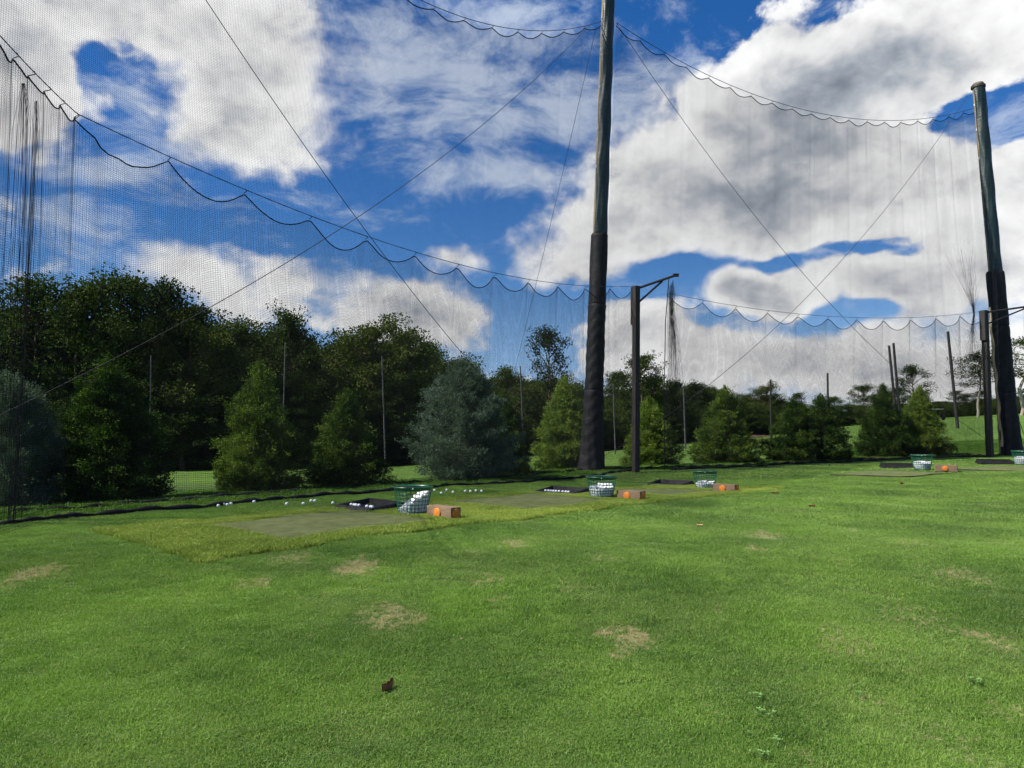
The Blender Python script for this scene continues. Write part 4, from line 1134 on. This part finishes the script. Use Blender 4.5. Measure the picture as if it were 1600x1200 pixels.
# ------------------------------------------------------------------ far net posts on the range
for i, (xt, yt, xb, yb, Y, r, mm, l) in enumerate([
  (236, 556, 235, 640, 40, .045, 'steelpost', 'slim grey post before the forest at the left of the field'),
  (446, 535, 443, 640, 38, .04, 'steelpost', 'slim grey post behind the second young conifer'),
  (597, 556, 602, 723, 44, .05, 'steelpost', 'slim grey post standing between small conifer and blue grey cedar'),
  (813, 572, 817, 672, 60, .06, 'steelpost', 'slim post in the forest right of the blue grey cedar'),
  (958, 600, 961, 690, 70, .07, 'steelpost', 'slim post seen between the central pole and first timber post'),
  (1068, 606, 1071, 694, 75, .09, 'steelpost', 'slim grey post left of the lone young conifer'),
  (1204, 593, 1205, 672, 80, .13, 'darkpost', 'dark post above the field between lone and double conifer'),
  (1293, 583, 1294, 640, 90, .15, 'darkpost', 'dark post sticking up right of the double conifer'),
  (1389, 540, 1399, 640, 60, .12, 'darkpost', 'left one of a close pair of dark posts above the conifers'),
  (1396, 536, 1405, 640, 60, .12, 'darkpost', 'right one of a close pair of dark posts above the conifers'),
  (1481, 518, 1495, 655, 60, .13, 'darkpost', 'leaning dark post between the paired posts and the right pole')]):
    a, b = at(xt, yt, Y), at(xb, yb, Y); b2 = b + (b - a) * .001; g0 = h1(b.x, Y)
    if b.z > g0: b2 = b + (b - a).normalized() * (b.z - g0 + .1)
    o = MB().tube([b2 - a, Vector((0, 0, 0))], [r, r * .8], 8).build('range_post', M[mm]); o.location = a
    o['label'] = l; o['category'] = 'post'; o['group'] = 'far posts on the range'

# red earth bank below the trees
P = [at(x, y, 118) for x, y in ((1030, 694), (1075, 690), (1130, 686), (1190, 682))]
V = []
for k in range(40):
    u = k / 39; x = (1020 + 190 * u - 800) / FPX; 
    for Y in (126, 130): V.append((x * Y, Y, h1(x * Y, Y) + .1 + (.9 if Y == 130 else 0) * math.sin(math.pi * u)))
put('earth_bank', mesh_np('earth_bank', V, [(2 * k, 2 * k + 2, 2 * k + 3, 2 * k + 1) for k in range(39)], M['earth'], True), kind='structure')

# ------------------------------------------------------------------ golf cart far right
def cart():
    Y = 118; x = at(1463, 655, Y).x; t = thing('golf_cart', 'tiny golf cart with white roof at the edge of the far field', 'golf cart', (x, Y, h1(x, Y)), R(15))
    MB().box((0, 0, 1.82), (1.75, 1.2, .07)).build('roof', M['white'], t, bevel=.03)
    MB().add([(-1.2, -.6, .3), (1.2, -.6, .3), (1.2, -.6, .7), (.75, -.6, .85), (.5, -.6, .42), (-.2, -.6, .42), (-.25, -.6, .75), (-1.2, -.6, .85),
              (-1.2, .6, .3), (1.2, .6, .3), (1.2, .6, .7), (.75, .6, .85), (.5, .6, .42), (-.2, .6, .42), (-.25, .6, .75), (-1.2, .6, .85)],
             [tuple(range(8)), tuple(range(15, 7, -1))] + [(k, k + 8, (k + 1) % 8 + 8, (k + 1) % 8) for k in range(8)]).build('body', M['timber_dark'], t)
    MB().box((-.45, 0, .82), (.5, 1.0, .14)).build('seat', M['black'], t, bevel=.03)
    MB().box((-.72, 0, 1.1), (.1, 1.0, .45)).build('backrest', M['black'], t, bevel=.03)
    for a in (-.8, .8):
        for b in (-.55, .55):
            MB().tube([(a, b, .7), (a * .95, b, 1.8)], .025, 6).build('roof_post', M['timber_dark'], t)
            MB().tube([(a, b - .09, .24), (a, b + .09, .24)], .24, 14).build('wheel', M['tyre'], t)
cart()

# ------------------------------------------------------------------ litter and weeds on the lawn
def curled_leaf(px, py, size, mm, label, curl=1.2, rz=0., stem=True):
    p = spot(px, py); t = thing('dry_leaf', label, 'leaf', p + Vector((0, 0, .012)), rz)
    n = 12; V = []
    for i in range(n + 1):
        u = i / n; w = size * .40 * math.sin(math.pi * min(1, u * .94 + .03)) ** .7 * (1 + .12 * math.sin(u * 11))
        for j in range(7):
            v = (j / 6 - .5) * 2; 
            V.append((size * (u - .5), w * v * math.cos(curl * abs(v) * .8), size * .42 * (abs(v) ** 1.4) * curl * .5 + size * .30 * curl * (u - .4) ** 2 + .004 * math.sin(i * 2 + j)))
    F = [(i * 7 + j, (i + 1) * 7 + j, (i + 1) * 7 + j + 1, i * 7 + j + 1) for i in range(n) for j in range(6)]
    put('blade', mesh_np('blade', V, F, mm, True), t)
    if stem: MB().tube([(-size * .45, 0, size * .05), (-size * .75, .01, size * .25), (-size * 1.05, .02, size * .42)], .0012, 5).build('stem', M['tanleaf'], t)
    return t
curled_leaf(606, 1082, .095, M['dryleaf'], 'curled reddish brown dead leaf lying in the foreground grass', 1.7, R(65))
curled_leaf(1093, 823, .085, M['tanleaf'], 'small tan leaf on the lawn below the third timber block', .5, R(-10), False)
curled_leaf(1269, 793, .11, M['dryleaf'], 'small brown leaf on the lawn right of the third mat', .9, .4, False)
curled_leaf(1409, 757, .13, M['dryleaf'], 'dark speck of leaf on the lawn below the fourth bay', .9, .8, False)
curled_leaf(1211, 772, .12, M['dryleaf'], 'dark leaf on the grass at the end of the turf strip', .8, .1, False)
curled_leaf(869, 952, .035, M['tanleaf'], 'tiny pale leaf fragment in the middle of the lawn', .4, .1, False)
def weed(px, py, s, label, seed):
    p = spot(px, py); r = random.Random(seed); t = thing('clover_weed', label, 'weed', p + Vector((0, 0, .02)), 0, 'broad leaved weeds in the lawn')
    V = []; F = []
    me = None
    for k in range(r.randint(5, 8)):
        a = r.random() * 6.28; d = r.uniform(.1, .9) * s; x, y = math.cos(a) * d * 1.4, math.sin(a) * d; z = .012 + r.random() * .012
        m = MB()
        for q in range(3):
            b = a + (q - 1) * 1.3; L = s * r.uniform(.28, .42); c = Vector((math.cos(b), math.sin(b), .25)); sd = Vector((-math.sin(b), math.cos(b), 0))
            o = Vector((x, y, z)); m.add([o, o + c * L * .5 + sd * L * .35, o + c * L + sd * L * .18, o + c * L - sd * L * .18, o + c * L * .5 - sd * L * .35], [(0, 1, 2, 3, 4)])
        m.build('leaf', M['weed'], t)
        MB().tube([(x * .2, y * .2, -.01), (x, y, z)], .001, 3, caps=False).build('stem', M['weed'], t)
for i, (px, py, s, l) in enumerate([(1183, 1098, .045, 'small pale weed, uppermost of the cluster at the bottom centre right'), (1195, 1124, .055, 'pale three leaved weed in the middle of the foreground cluster'),
    (1340, 1094, .035, 'faint weed beside a brown spot at the lower right'), (1520, 1072, .06, 'pale green weed spreading near the lower right edge'),
    (1218, 1170, .04, 'pale weed with elongated leaves near the bottom edge'), (1188, 1190, .045, 'pale weed touching the bottom edge of the photo'), (1175, 1156, .025, 'tiny weed just above the bottom edge weed')]):
    weed(px, py, s * .72, l, i)
